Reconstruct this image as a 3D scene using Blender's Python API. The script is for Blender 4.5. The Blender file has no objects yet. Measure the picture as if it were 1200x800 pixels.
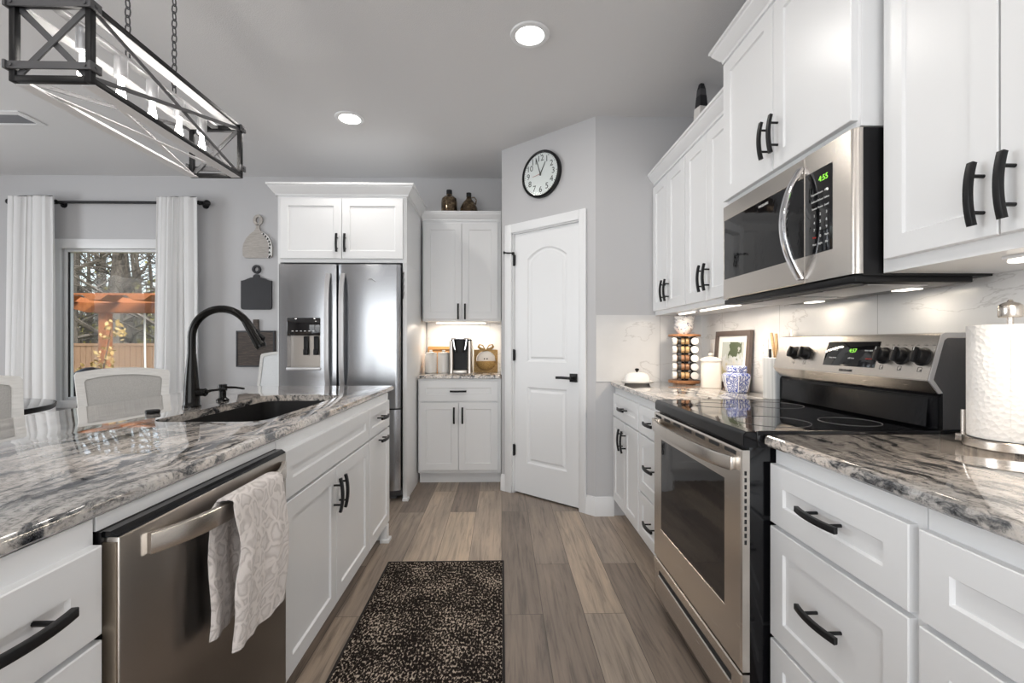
import bpy, bmesh, math, random
from mathutils import Vector, Matrix
random.seed(7)
C = bpy.context.scene.collection
SC = bpy.context.scene
R = math.radians
PI = math.pi

# ------------------------------------------------------------------ camera
F_PX, CAM_H, YAW = 535.0, 1.18, math.atan(12 / 535)
cd = bpy.data.cameras.new('camera')
cam = bpy.data.objects.new('camera', cd)
C.objects.link(cam)
cam.location = (0, 0, CAM_H)
cam.rotation_euler = (PI / 2, 0, -YAW)
cd.sensor_width = 36.0
cd.lens = 36.0 * F_PX / 1200.0
cd.shift_y = 2.5 / 1200.0
cd.clip_start = 0.02
SC.camera = cam

# ------------------------------------------------------------------ view, world
SC.view_settings.view_transform = 'Standard'
SC.view_settings.look = 'None'
SC.view_settings.gamma = 1.0
SC.view_settings.use_curve_mapping = False
SC.view_settings.exposure = -0.20
SC.cycles.use_denoising = True
SC.cycles.max_bounces = 10
SC.cycles.diffuse_bounces = 6
SC.cycles.glossy_bounces = 6
SC.cycles.transparent_max_bounces = 12
SC.cycles.caustics_reflective = False
SC.cycles.caustics_refractive = False
SC.cycles.sample_clamp_indirect = 6.0

SKY_STRENGTH = 0.45
SUN_ENERGY = 3.2
FRONT_FILL_W = 118.0      # fill light at the unseen doors added behind the camera
LEFT_FILL_W = 110.0       # fill light at the unseen side window added on the left
CAN_W = 7.0            # each recessed can
UNDER_W = 9.0           # per metre of under-cabinet bar
BULB_W = 1.1

w = bpy.data.worlds.new('sky')
SC.world = w
w.use_nodes = True
nt = w.node_tree
nt.nodes.clear()
sky = nt.nodes.new('ShaderNodeTexSky')
sky.sky_type = 'NISHITA'
sky.sun_disc = False
sky.sun_elevation = R(38)
sky.sun_rotation = R(130)
sky.dust_density = 3.0
sky.air_density = 1.0
hs = nt.nodes.new('ShaderNodeHueSaturation')
hs.inputs['Saturation'].default_value = 0.45
bg = nt.nodes.new('ShaderNodeBackground')
bg.inputs['Strength'].default_value = SKY_STRENGTH
wo = nt.nodes.new('ShaderNodeOutputWorld')
nt.links.new(sky.outputs[0], hs.inputs['Color'])
nt.links.new(hs.outputs[0], bg.inputs['Color'])
nt.links.new(bg.outputs[0], wo.inputs['Surface'])


def lamp(name, kind, loc, energy, color=(1, 1, 1), rot=(0, 0, 0), size=None, size_y=None, shape=None, spread=None):
    l = bpy.data.lights.new(name, kind)
    l.energy = energy
    l.color = color
    if kind == 'AREA':
        l.shape = shape or 'RECTANGLE'
        l.size = size
        if size_y and l.shape in ('RECTANGLE', 'ELLIPSE'):
            l.size_y = size_y
        if spread:
            l.spread = spread
    elif size is not None:
        if kind == 'SUN':
            l.angle = size
        else:
            l.shadow_soft_size = size
    o = bpy.data.objects.new(name, l)
    C.objects.link(o)
    o.location = loc
    o.rotation_euler = rot
    return o


def sun_rot(d):
    return Vector(d).to_track_quat('-Z', 'Y').to_euler()


lamp('sun', 'SUN', (6, -8, 12), SUN_ENERGY, (1.0, 0.93, 0.82), sun_rot((-0.75, 0.55, -0.55)), R(1.0))
# fill light in unseen, added openings: doors behind the camera, window at the left
FILL_DOORS_X0, FILL_DOORS_X1, FILL_DOORS_Z = -3.2, 0.9, 2.15
lamp('daylight_glazed_doors', 'AREA', ((FILL_DOORS_X0 + FILL_DOORS_X1) / 2, -3.05, FILL_DOORS_Z / 2 + 0.02), FRONT_FILL_W, (0.93, 0.965, 1.0),
     (R(90), 0, 0), FILL_DOORS_X1 - FILL_DOORS_X0 - 0.2, FILL_DOORS_Z - 0.15)
lamp('left_fill_light', 'AREA', (-5.78, 1.3, 1.45), LEFT_FILL_W, (0.93, 0.965, 1.0), (R(90), 0, R(-90)), 2.3, 1.5)


# ------------------------------------------------------------------ mesh builder
def rrect(x0, x1, y0, y1, r, n=4):
    pts = []
    r = max(1e-5, min(r, (x1 - x0) / 2 - 1e-5, (y1 - y0) / 2 - 1e-5))
    for cx, cy, a0 in ((x1 - r, y0 + r, -90), (x1 - r, y1 - r, 0), (x0 + r, y1 - r, 90), (x0 + r, y0 + r, 180)):
        for i in range(n + 1):
            a = R(a0 + 90 * i / n)
            pts.append((cx + r * math.cos(a), cy + r * math.sin(a)))
    return pts


def frame_of(t):
    t = Vector(t).normalized()
    up = Vector((0, 0, 1)) if abs(t.z) < 0.9 else Vector((1, 0, 0))
    a = t.cross(up).normalized()
    b = t.cross(a).normalized()
    return a, b


class G:
    def __init__(self):
        self.bm = bmesh.new()
        self.M = Matrix.Identity(4)

    def v(self, p):
        return self.bm.verts.new(self.M @ Vector(p))

    def face(self, vs):
        try:
            return self.bm.faces.new(vs)
        except ValueError:
            return None

    def poly(self, pts):
        return self.face([self.v(p) for p in pts])

    def box(self, x0, x1, y0, y1, z0, z1, bev=0.0, seg=2):
        bm2 = bmesh.new()
        vs = [bm2.verts.new((x, y, z)) for x in (x0, x1) for y in (y0, y1) for z in (z0, z1)]
        for f in ((0, 1, 3, 2), (4, 6, 7, 5), (0, 4, 5, 1), (2, 3, 7, 6), (0, 2, 6, 4), (1, 5, 7, 3)):
            bm2.faces.new([vs[i] for i in f])
        if bev > 0:
            bmesh.ops.bevel(bm2, geom=bm2.edges[:], offset=bev, segments=seg, affect='EDGES', profile=0.5, clamp_overlap=True)
        self.merge(bm2)
        return self

    def merge(self, bm2):
        m = {}
        for v in bm2.verts:
            m[v] = self.v(v.co)
        for f in bm2.faces:
            self.face([m[v] for v in f.verts])
        bm2.free()

    def loft(self, rings, cap0=True, cap1=True, torus=False):
        vr = [[self.v(p) for p in r] for r in rings]
        n = len(vr[0])
        k = len(vr)
        for i in range(k if torus else k - 1):
            a, b = vr[i], vr[(i + 1) % k]
            for j in range(n):
                self.face([a[j], a[(j + 1) % n], b[(j + 1) % n], b[j]])
        if not torus:
            if cap0:
                self.face(vr[0][::-1])
            if cap1:
                self.face(vr[-1])
        return self

    def cyl(self, p0, p1, r0, r1=None, n=16, cap=True):
        if r1 is None:
            r1 = r0
        p0, p1 = Vector(p0), Vector(p1)
        a, b = frame_of(p1 - p0)
        rings = []
        for p, r in ((p0, r0), (p1, r1)):
            rings.append([p + a * (r * math.cos(2 * PI * i / n)) + b * (r * math.sin(2 * PI * i / n)) for i in range(n)])
        return self.loft(rings, cap, cap)

    def lathe(self, prof, c=(0, 0, 0), n=24, cap=True):
        rings = [[(c[0] + max(r, 1e-4) * math.cos(2 * PI * i / n), c[1] + max(r, 1e-4) * math.sin(2 * PI * i / n), c[2] + z) for i in range(n)] for r, z in prof]
        return self.loft(rings, cap, cap)

    def tube(self, pts, r, n=8, closed=False, flat=None, up=None):
        """sweep along pts; r number or list; flat=(ra, rb) ellipse/rect radii"""
        pts = [Vector(p) for p in pts]
        k = len(pts)
        rings = []
        a = None
        for i, p in enumerate(pts):
            if closed:
                t = pts[(i + 1) % k] - pts[i - 1]
            else:
                t = pts[min(i + 1, k - 1)] - pts[max(i - 1, 0)]
            t.normalize()
            if a is None:
                a = (Vector(up) - t * t.dot(Vector(up))).normalized() if up else frame_of(t)[0]
            else:
                a = (a - t * t.dot(a)).normalized()
            b = t.cross(a)
            ri = r[i] if isinstance(r, (list, tuple)) else r
            if flat:
                fa, fb = flat
                q = 0.3 * min(fa, fb)
                ring = [p + a * x + b * y for x, y in rrect(-fa, fa, -fb, fb, q, 2)]
            else:
                ring = [p + a * (ri * math.cos(2 * PI * j / n)) + b * (ri * math.sin(2 * PI * j / n)) for j in range(n)]
            rings.append(ring)
        return self.loft(rings, not closed, not closed, torus=closed)

    def sphere(self, c, r, n=16, m=10, sz=1.0):
        prof = [(r * math.sin(PI * i / m), -r * sz * math.cos(PI * i / m)) for i in range(m + 1)]
        return self.lathe(prof, c, n)

    def prism(self, pts2, axis, a0, a1, bev=0.0):
        """pts2 polygon extruded along axis: 'x' pts=(y,z), 'y' pts=(x,z), 'z' pts=(x,y)"""
        def mk(p, a):
            return {'x': (a, p[0], p[1]), 'y': (p[0], a, p[1]), 'z': (p[0], p[1], a)}[axis]
        bm2 = bmesh.new()
        lo = [bm2.verts.new(mk(p, a0)) for p in pts2]
        hi = [bm2.verts.new(mk(p, a1)) for p in pts2]
        n = len(lo)
        bm2.faces.new(lo[::-1])
        bm2.faces.new(hi)
        for i in range(n):
            bm2.faces.new([lo[i], lo[(i + 1) % n], hi[(i + 1) % n], hi[i]])
        if bev > 0:
            ed = [e for e in bm2.edges if len(e.link_faces) == 2]
            bmesh.ops.bevel(bm2, geom=ed, offset=bev, segments=2, affect='EDGES', clamp_overlap=True)
        self.merge(bm2)
        return self

    def panel(self, o, u, v, n, w, h, t=0.02, fr=0.057, rec=0.007, bev=0.002, slope=0.004):
        """a shaker front: slab of size w x h, front face frame with recessed centre panel"""
        o, u, v, n = Vector(o), Vector(u), Vector(v), Vector(n)

        def ring(i, d):
            return [o + u * x + v * y + n * d for x, y in ((i, i), (w - i, i), (w - i, h - i), (i, h - i))]
        rings = [ring(0, 0), ring(0, t - bev), ring(bev, t), ring(fr, t), ring(fr + slope, t - rec)]
        return self.loft(rings)

    def build(self, name, mat, parent=None, smooth=34):
        bm = self.bm
        bmesh.ops.recalc_face_normals(bm, faces=bm.faces[:])
        if smooth:
            lim = R(smooth)
            for f in bm.faces:
                f.smooth = True
            for e in bm.edges:
                if len(e.link_faces) == 2:
                    e.smooth = e.calc_face_angle(0) < lim
                else:
                    e.smooth = False
        me = bpy.data.meshes.new(name)
        bm.to_mesh(me)
        bm.free()
        if mat:
            me.materials.append(mat)
        o = bpy.data.objects.new(name, me)
        C.objects.link(o)
        if parent is not None:
            o.parent = parent
            if parent.name in OFF:
                o.location = OFF[parent.name]
        return o


OFF = {}


def tag(o, label=None, cat=None, group=None, kind=None):
    if label:
        o['label'] = label
    if cat:
        o['category'] = cat
    if group:
        o['group'] = group
    if kind:
        o['kind'] = kind
    return o


def T(name, label, cat, loc=(0, 0, 0), rotz=0.0, group=None, local=False):
    """an Empty at the base of a thing; its parts are given in world metres unless local"""
    o = bpy.data.objects.new(name, None)
    C.objects.link(o)
    o.empty_display_size = 0.05
    o.location = loc
    o.rotation_euler = (0, 0, rotz)
    tag(o, label, cat, group)
    if not local:
        OFF[o.name] = (-loc[0], -loc[1], -loc[2])
    return o


def dup(root, loc, rotz=0.0, label=None):
    r = root.copy()
    C.objects.link(r)
    r.location = loc
    r.rotation_euler = (0, 0, rotz)
    if label:
        r['label'] = label
    for ch in list(root.children):
        c = ch.copy()
        C.objects.link(c)
        c.parent = r
        for g in ch.children:
            d = g.copy()
            C.objects.link(d)
            d.parent = c
    return r


def struct(o):
    o['kind'] = 'structure'
    return o


def text(name, s, size, o, right, up, mat, parent, depth=0.0008, align='CENTER'):
    cu = bpy.data.curves.new(name, 'FONT')
    cu.body = s
    cu.size = size
    cu.align_x = align
    cu.align_y = 'CENTER'
    cu.extrude = depth
    cu.resolution_u = 3
    tmp = bpy.data.objects.new('lettering', cu)
    C.objects.link(tmp)
    dg = bpy.context.evaluated_depsgraph_get()
    me = bpy.data.meshes.new_from_object(tmp.evaluated_get(dg))
    bpy.data.objects.remove(tmp)
    bpy.data.curves.remove(cu)
    r, u = Vector(right).normalized(), Vector(up).normalized()
    n = r.cross(u)
    m = Matrix.Identity(4)
    for i in range(3):
        m[i][0], m[i][1], m[i][2], m[i][3] = r[i], u[i], n[i], o[i]
    me.transform(m)
    me.name = name
    me.materials.clear()
    me.materials.append(mat)
    ob = bpy.data.objects.new(name, me)
    C.objects.link(ob)
    if parent is not None:
        ob.parent = parent
        if parent.name in OFF:
            ob.location = OFF[parent.name]
    return ob


# ------------------------------------------------------------------ materials
def newmat(name):
    m = bpy.data.materials.new(name)
    m.use_nodes = True
    t = m.node_tree
    b = t.nodes.get('Principled BSDF')
    return m, t, b


def N(t, typ, **kw):
    n = t.nodes.new('ShaderNode' + typ)
    for k, v in kw.items():
        if k in n.inputs:
            n.inputs[k].default_value = v
        else:
            setattr(n, k, v)
    return n


def mat(name, col, rough=0.5, metal=0.0, bump=None, spec=None, coat=0.0, sheen=0.0, trans=0.0, emit=None, estr=0.0, alpha=None):
    m, t, b = newmat(name)
    b.inputs['Base Color'].default_value = (*col, 1)
    b.inputs['Roughness'].default_value = rough
    b.inputs['Metallic'].default_value = metal
    if spec is not None:
        b.inputs['Specular IOR Level'].default_value = spec
    if coat:
        b.inputs['Coat Weight'].default_value = coat
        b.inputs['Coat Roughness'].default_value = 0.05
    if sheen:
        b.inputs['Sheen Weight'].default_value = sheen
    if trans:
        b.inputs['Transmission Weight'].default_value = trans
    if emit:
        b.inputs['Emission Color'].default_value = (*emit, 1)
        b.inputs['Emission Strength'].default_value = estr
    tc = N(t, 'TexCoord')
    sc, st = bump if bump else (60.0, 0.01)
    nz = N(t, 'TexNoise', Scale=sc, Detail=3.0)
    t.links.new(tc.outputs['Object'], nz.inputs['Vector'])
    bp = N(t, 'Bump', Strength=st, Distance=0.01)
    t.links.new(nz.outputs[0], bp.inputs['Height'])
    t.links.new(bp.outputs[0], b.inputs['Normal'])
    return m


def ramp(t, stops, interp='LINEAR'):
    r = N(t, 'ValToRGB')
    r.color_ramp.interpolation = interp
    el = r.color_ramp.elements
    while len(el) < len(stops):
        el.new(0.5)
    for e, (p, c) in zip(el, stops):
        e.position = p
        e.color = (*c, 1) if len(c) == 3 else c
    return r


def mapping(t, scale=(1, 1, 1), rot=(0, 0, 0), src='Object'):
    tc = N(t, 'TexCoord')
    mp = N(t, 'Mapping')
    mp.inputs['Scale'].default_value = scale
    mp.inputs['Rotation'].default_value = rot
    t.links.new(tc.outputs[src], mp.inputs['Vector'])
    return mp


def noise_mat(name, scale, stops, rough=0.6, nscale=5.0, detail=6.0, metal=0.0, bump=0.0, dist=0.0, rot=(0, 0, 0), bdist=0.01, sheen=0.0):
    m, t, b = newmat(name)
    mp = mapping(t, scale, rot)
    nz = N(t, 'TexNoise', Scale=nscale, Detail=detail, Roughness=0.6, Distortion=dist)
    t.links.new(mp.outputs[0], nz.inputs['Vector'])
    r = ramp(t, stops)
    t.links.new(nz.outputs[0], r.inputs[0])
    t.links.new(r.outputs[0], b.inputs['Base Color'])
    b.inputs['Roughness'].default_value = rough
    b.inputs['Metallic'].default_value = metal
    if sheen:
        b.inputs['Sheen Weight'].default_value = sheen
    if bump:
        bp = N(t, 'Bump', Strength=bump, Distance=bdist)
        t.links.new(nz.outputs[0], bp.inputs['Height'])
        t.links.new(bp.outputs[0], b.inputs['Normal'])
    return m


MAT = {}
MAT['cab'] = mat('white_cabinet_paint', (0.80, 0.81, 0.82), 0.32, bump=(40, 0.012))
MAT['trim'] = mat('white_trim_paint', (0.80, 0.81, 0.82), 0.4, bump=(40, 0.012))
MAT['wall'] = mat('pale_grey_wall_paint', (0.54, 0.54, 0.55), 0.75, bump=(180, 0.05))
MAT['ceil'] = mat('flat_ceiling_paint', (0.72, 0.72, 0.725), 0.9, bump=(220, 0.25))
MAT['black'] = mat('matte_black_metal', (0.008, 0.008, 0.009), 0.4, spec=0.3)
MAT['bronze'] = mat('dark_bronze_finish', (0.006, 0.0055, 0.005), 0.22, spec=0.2)
MAT['plastic'] = mat('black_plastic', (0.008, 0.008, 0.009), 0.4, spec=0.25)
MAT['bglass'] = mat('black_glass', (0.006, 0.006, 0.007), 0.03, spec=0.6)
MAT['enamel'] = mat('black_enamel', (0.005, 0.005, 0.006), 0.10, spec=0.3)
MAT['chrome'] = mat('polished_metal', (0.75, 0.75, 0.77), 0.12, 1.0)
MAT['ceramic'] = mat('white_glazed_ceramic', (0.82, 0.80, 0.77), 0.15)
MAT['cream'] = mat('cream_painted_tin', (0.66, 0.62, 0.56), 0.35)
MAT['sink'] = mat('dark_composite_sink', (0.018, 0.017, 0.017), 0.45, spec=0.3)
MAT['void'] = mat('dark_recess', (0.015, 0.015, 0.016), 0.8)
MAT['bulb'] = mat('lit_bulb', (1, 1, 1), 0.3, emit=(1.0, 0.95, 0.88), estr=40)
MAT['lens'] = mat('lit_lens', (1, 1, 1), 0.4, emit=(1.0, 0.97, 0.92), estr=7)
MAT['bar'] = mat('lit_light_bar', (1, 1, 1), 0.4, emit=(1.0, 0.9, 0.76), estr=3)
MAT['green'] = mat('green_led', (0.1, 0.4, 0.02), 0.4, emit=(0.35, 0.9, 0.08), estr=1.2)
MAT['inkw'] = mat('white_print', (0.7, 0.7, 0.7), 0.5)
MAT['inkd'] = mat('dark_print', (0.03, 0.03, 0.03), 0.5)
MAT['inkr'] = mat('red_print', (0.45, 0.03, 0.02), 0.5)
MAT['paper'] = mat('white_paper', (0.83, 0.82, 0.80), 0.8)
MAT['whitewood'] = noise_mat('greyed_white_wood', (3, 3, 20), [(0.3, (0.60, 0.59, 0.57)), (0.7, (0.72, 0.71, 0.69))], 0.5, bump=0.05)
MAT['greywood'] = mat('grey_weathered_iron', (0.10, 0.10, 0.105), 0.55, 0.4, bump=(90, 0.1))
MAT['pale'] = mat('near_white_strip', (0.78, 0.78, 0.79), 0.4)  # near-white finish of the chandelier's rail strips and bottom brace
MAT['inner'] = mat('brushed_silver_strip', (0.55, 0.55, 0.56), 0.4, 0.6)


def steel(name, base, rough, dirn, var=0.012):
    m, t, b = newmat(name)
    mp = mapping(t, dirn)
    nz = N(t, 'TexNoise', Scale=4.0, Detail=4.0, Roughness=0.7)
    t.links.new(mp.outputs[0], nz.inputs['Vector'])
    r = ramp(t, [(0.25, tuple(c * (1 - var) for c in base)), (0.75, tuple(min(1, c * (1 + var)) for c in base))])
    t.links.new(nz.outputs[0], r.inputs[0])
    t.links.new(r.outputs[0], b.inputs['Base Color'])
    b.inputs['Metallic'].default_value = 1.0
    rr = N(t, 'MapRange')
    rr.inputs['To Min'].default_value = rough - 0.01
    rr.inputs['To Max'].default_value = rough + 0.01
    t.links.new(nz.outputs[0], rr.inputs['Value'])
    t.links.new(rr.outputs[0], b.inputs['Roughness'])
    return m


MAT['steel'] = steel('brushed_stainless', (0.67, 0.625, 0.575), 0.27, (1.5, 1.5, 130))
MAT['steelv'] = steel('brushed_stainless_upright', (0.41, 0.42, 0.44), 0.22, (90, 90, 1.5))
MAT['steeld'] = steel('darker_stainless', (0.46, 0.425, 0.39), 0.3, (2, 2, 90))


def granite():
    m, t, b = newmat('streaked_granite')
    tc = N(t, 'TexCoord')
    wn = N(t, 'TexNoise', Scale=2.2, Detail=5.0, Roughness=0.55)
    t.links.new(tc.outputs['Object'], wn.inputs['Vector'])
    sub = N(t, 'VectorMath', operation='SUBTRACT')
    sub.inputs[1].default_value = (0.5, 0.5, 0.5)
    t.links.new(wn.outputs['Color'], sub.inputs[0])
    scl = N(t, 'VectorMath', operation='SCALE')
    scl.inputs['Scale'].default_value = 0.30
    t.links.new(sub.outputs[0], scl.inputs[0])
    add = N(t, 'VectorMath', operation='ADD')
    t.links.new(tc.outputs['Object'], add.inputs[0])
    t.links.new(scl.outputs[0], add.inputs[1])
    mp = N(t, 'Mapping')
    mp.inputs['Rotation'].default_value = (0, 0, R(-14))
    mp.inputs['Scale'].default_value = (30, 3.4, 22)
    t.links.new(add.outputs[0], mp.inputs['Vector'])
    n1 = N(t, 'TexNoise', Scale=1.0, Detail=9.0, Roughness=0.70)
    t.links.new(mp.outputs[0], n1.inputs['Vector'])
    r1 = ramp(t, [(0.35, (0.016, 0.017, 0.020)), (0.405, (0.07, 0.07, 0.074)), (0.443, (0.26, 0.245, 0.23)), (0.495, (0.60, 0.54, 0.485)), (0.67, (0.85, 0.78, 0.71))])
    t.links.new(n1.outputs[0], r1.inputs[0])
    # crystals
    n2 = N(t, 'TexNoise', Scale=95.0, Detail=3.0, Roughness=0.7)
    t.links.new(tc.outputs['Object'], n2.inputs['Vector'])
    r2 = ramp(t, [(0.34, (0.25, 0.25, 0.26)), (0.48, (1, 1, 1)), (0.68, (1.15, 1.12, 1.1))])
    t.links.new(n2.outputs[0], r2.inputs[0])
    mx = N(t, 'MixRGB', blend_type='MULTIPLY', Fac=0.75)
    t.links.new(r1.outputs[0], mx.inputs[1])
    t.links.new(r2.outputs[0], mx.inputs[2])
    # broad clouds of blue grey, mostly window reflection put into the stone colour
    n3 = N(t, 'TexNoise', Scale=1.5, Detail=3.0)
    t.links.new(add.outputs[0], n3.inputs['Vector'])
    r3 = ramp(t, [(0.42, (0, 0, 0)), (0.62, (1, 1, 1))])
    t.links.new(n3.outputs[0], r3.inputs[0])
    mx2 = N(t, 'MixRGB', blend_type='MULTIPLY')
    mx2.inputs[2].default_value = (0.60, 0.66, 0.72, 1)
    t.links.new(r3.outputs[0], mx2.inputs[0])
    t.links.new(mx.outputs[0], mx2.inputs[1])
    t.links.new(mx2.outputs[0], b.inputs['Base Color'])
    b.inputs['Roughness'].default_value = 0.04
    b.inputs['IOR'].default_value = 1.65
    b.inputs['Coat Weight'].default_value = 0.6
    b.inputs['Coat Roughness'].default_value = 0.02
    return m


MAT['granite'] = granite()


def planks():
    m, t, b = newmat('vinyl_plank_floor')
    tc = N(t, 'TexCoord')
    sp = N(t, 'SeparateXYZ')
    t.links.new(tc.outputs['Object'], sp.inputs[0])
    cb = N(t, 'CombineXYZ')
    t.links.new(sp.outputs[1], cb.inputs[0])
    t.links.new(sp.outputs[0], cb.inputs[1])
    br = N(t, 'TexBrick', offset=0.37, offset_frequency=2)
    br.inputs['Color1'].default_value = (0, 0, 0, 1)
    br.inputs['Color2'].default_value = (1, 1, 1, 1)
    br.inputs['Mortar'].default_value = (0.5, 0.5, 0.5, 1)
    br.inputs['Scale'].default_value = 1.0
    br.inputs['Mortar Size'].default_value = 0.0012
    br.inputs['Mortar Smooth'].default_value = 0.1
    br.inputs['Brick Width'].default_value = 1.22
    br.inputs['Row Height'].default_value = 0.18
    t.links.new(cb.outputs[0], br.inputs['Vector'])
    r = ramp(t, [(0.0, (0.23, 0.182, 0.148)), (0.3, (0.30, 0.243, 0.198)), (0.55, (0.37, 0.305, 0.25)), (0.8, (0.43, 0.345, 0.27)), (1.0, (0.54, 0.43, 0.325))])
    t.links.new(br.outputs[0], r.inputs[0])
    # grain, shifted from plank to plank
    sh = N(t, 'VectorMath', operation='ADD')
    ml = N(t, 'VectorMath', operation='SCALE')
    ml.inputs['Scale'].default_value = 9.0
    t.links.new(br.outputs[0], ml.inputs[0])
    t.links.new(tc.outputs['Object'], sh.inputs[0])
    t.links.new(ml.outputs[0], sh.inputs[1])
    mp = N(t, 'Mapping')
    mp.inputs['Scale'].default_value = (42, 2.6, 1)
    t.links.new(sh.outputs[0], mp.inputs['Vector'])
    n1 = N(t, 'TexNoise', Scale=1.0, Detail=8.0, Roughness=0.65, Distortion=0.6)
    t.links.new(mp.outputs[0], n1.inputs['Vector'])
    g = ramp(t, [(0.30, (0.50, 0.50, 0.51)), (0.48, (0.96, 0.96, 0.96)), (0.7, (1.24, 1.22, 1.19))])
    t.links.new(n1.outputs[0], g.inputs[0])
    mp2 = N(t, 'Mapping')
    mp2.inputs['Scale'].default_value = (5, 1.4, 1)
    t.links.new(sh.outputs[0], mp2.inputs['Vector'])
    n2 = N(t, 'TexNoise', Scale=1.0, Detail=4.0)
    t.links.new(mp2.outputs[0], n2.inputs['Vector'])
    g2 = ramp(t, [(0.3, (0.78, 0.79, 0.80)), (0.7, (1.14, 1.12, 1.1))])
    t.links.new(n2.outputs[0], g2.inputs[0])
    a = N(t, 'MixRGB', blend_type='MULTIPLY', Fac=1.0)
    t.links.new(r.outputs[0], a.inputs[1])
    t.links.new(g.outputs[0], a.inputs[2])
    a2 = N(t, 'MixRGB', blend_type='MULTIPLY', Fac=1.0)
    t.links.new(a.outputs[0], a2.inputs[1])
    t.links.new(g2.outputs[0], a2.inputs[2])
    a3 = N(t, 'MixRGB')
    a3.inputs[2].default_value = (0.07, 0.055, 0.045, 1)
    t.links.new(br.outputs['Fac'], a3.inputs[0])
    t.links.new(a2.outputs[0], a3.inputs[1])
    t.links.new(a3.outputs[0], b.inputs['Base Color'])
    b.inputs['Roughness'].default_value = 0.38
    bp = N(t, 'Bump', Strength=0.08, Distance=0.004)
    t.links.new(n1.outputs[0], bp.inputs['Height'])
    t.links.new(bp.outputs[0], b.inputs['Normal'])
    return m


MAT['planks'] = planks()


def tile():
    m, t, b = newmat('marble_look_tile')
    tc = N(t, 'TexCoord')
    sp = N(t, 'SeparateXYZ')
    t.links.new(tc.outputs['Object'], sp.inputs[0])
    ad = N(t, 'Math', operation='ADD')
    t.links.new(sp.outputs[0], ad.inputs[0])
    t.links.new(sp.outputs[1], ad.inputs[1])
    ad2 = N(t, 'Math', operation='ADD')
    ad2.inputs[1].default_value = 0.59 * 10 - 3.02
    t.links.new(ad.outputs[0], ad2.inputs[0])
    cb = N(t, 'CombineXYZ')
    t.links.new(ad2.outputs[0], cb.inputs[0])
    t.links.new(sp.outputs[2], cb.inputs[1])
    br = N(t, 'TexBrick', offset=0.0)
    br.inputs['Scale'].default_value = 1.0
    br.inputs['Mortar Size'].default_value = 0.0014
    br.inputs['Brick Width'].default_value = 0.59
    br.inputs['Row Height'].default_value = 0.915
    t.links.new(cb.outputs[0], br.inputs['Vector'])
    wn = N(t, 'TexNoise', Scale=2.0, Detail=6.0, Roughness=0.6)
    t.links.new(tc.outputs['Object'], wn.inputs['Vector'])
    # veins: thin band of a noise around its middle
    mp = N(t, 'Mapping')
    mp.inputs['Rotation'].default_value = (R(38), 0, R(20))
    mp.inputs['Scale'].default_value = (1.2, 0.9, 2.6)
    t.links.new(tc.outputs['Object'], mp.inputs['Vector'])
    n = N(t, 'TexNoise', Scale=1.6, Detail=6.0, Roughness=0.55, Distortion=0.5)
    t.links.new(mp.outputs[0], n.inputs['Vector'])
    v = ramp(t, [(0.36, (0.76, 0.755, 0.75)), (0.3675, (0.60, 0.59, 0.58)), (0.375, (0.76, 0.755, 0.75)), (0.575, (0.76, 0.755, 0.75)), (0.583, (0.58, 0.57, 0.56)), (0.591, (0.76, 0.755, 0.75))])
    t.links.new(n.outputs[0], v.inputs[0])
    cl = ramp(t, [(0.35, (0.92, 0.92, 0.92)), (0.6, (1, 1, 1))])
    t.links.new(wn.outputs[0], cl.inputs[0])
    mm = N(t, 'MixRGB', blend_type='MULTIPLY', Fac=1.0)
    t.links.new(v.outputs[0], mm.inputs[1])
    t.links.new(cl.outputs[0], mm.inputs[2])
    a = N(t, 'MixRGB')
    a.inputs[2].default_value = (0.42, 0.41, 0.40, 1)
    t.links.new(br.outputs['Fac'], a.inputs[0])
    t.links.new(mm.outputs[0], a.inputs[1])
    t.links.new(a.outputs[0], b.inputs['Base Color'])
    b.inputs['Roughness'].default_value = 0.22
    return m


MAT['tile'] = tile()


def rugmat():
    m, t, b = newmat('dark_patterned_rug')
    tc = N(t, 'TexCoord')
    n1 = N(t, 'TexNoise', Scale=125.0, Detail=3.0, Roughness=0.6)
    mp = N(t, 'Mapping')
    mp.inputs['Scale'].default_value = (1.0, 0.55, 1.0)
    t.links.new(tc.outputs['Object'], mp.inputs['Vector'])
    t.links.new(mp.outputs[0], n1.inputs['Vector'])
    vo = N(t, 'TexVoronoi', Scale=5.0)
    t.links.new(tc.outputs['Object'], vo.inputs['Vector'])
    n2 = N(t, 'TexNoise', Scale=7.0, Detail=3.0)
    t.links.new(tc.outputs['Object'], n2.inputs['Vector'])
    ad = N(t, 'Math', operation='MULTIPLY_ADD')
    ad.inputs[1].default_value = 0.22
    t.links.new(n2.outputs[0], ad.inputs[0])
    t.links.new(n1.outputs[0], ad.inputs[2])
    r = ramp(t, [(0.625, (0.012, 0.009, 0.008)), (0.66, (0.08, 0.06, 0.05)), (0.72, (0.52, 0.44, 0.36))])
    t.links.new(ad.outputs[0], r.inputs[0])
    t.links.new(r.outputs[0], b.inputs['Base Color'])
    b.inputs['Roughness'].default_value = 0.95
    b.inputs['Specular IOR Level'].default_value = 0.1
    bp = N(t, 'Bump', Strength=0.5, Distance=0.006)
    t.links.new(n1.outputs[0], bp.inputs['Height'])
    t.links.new(bp.outputs[0], b.inputs['Normal'])
    return m


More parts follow.
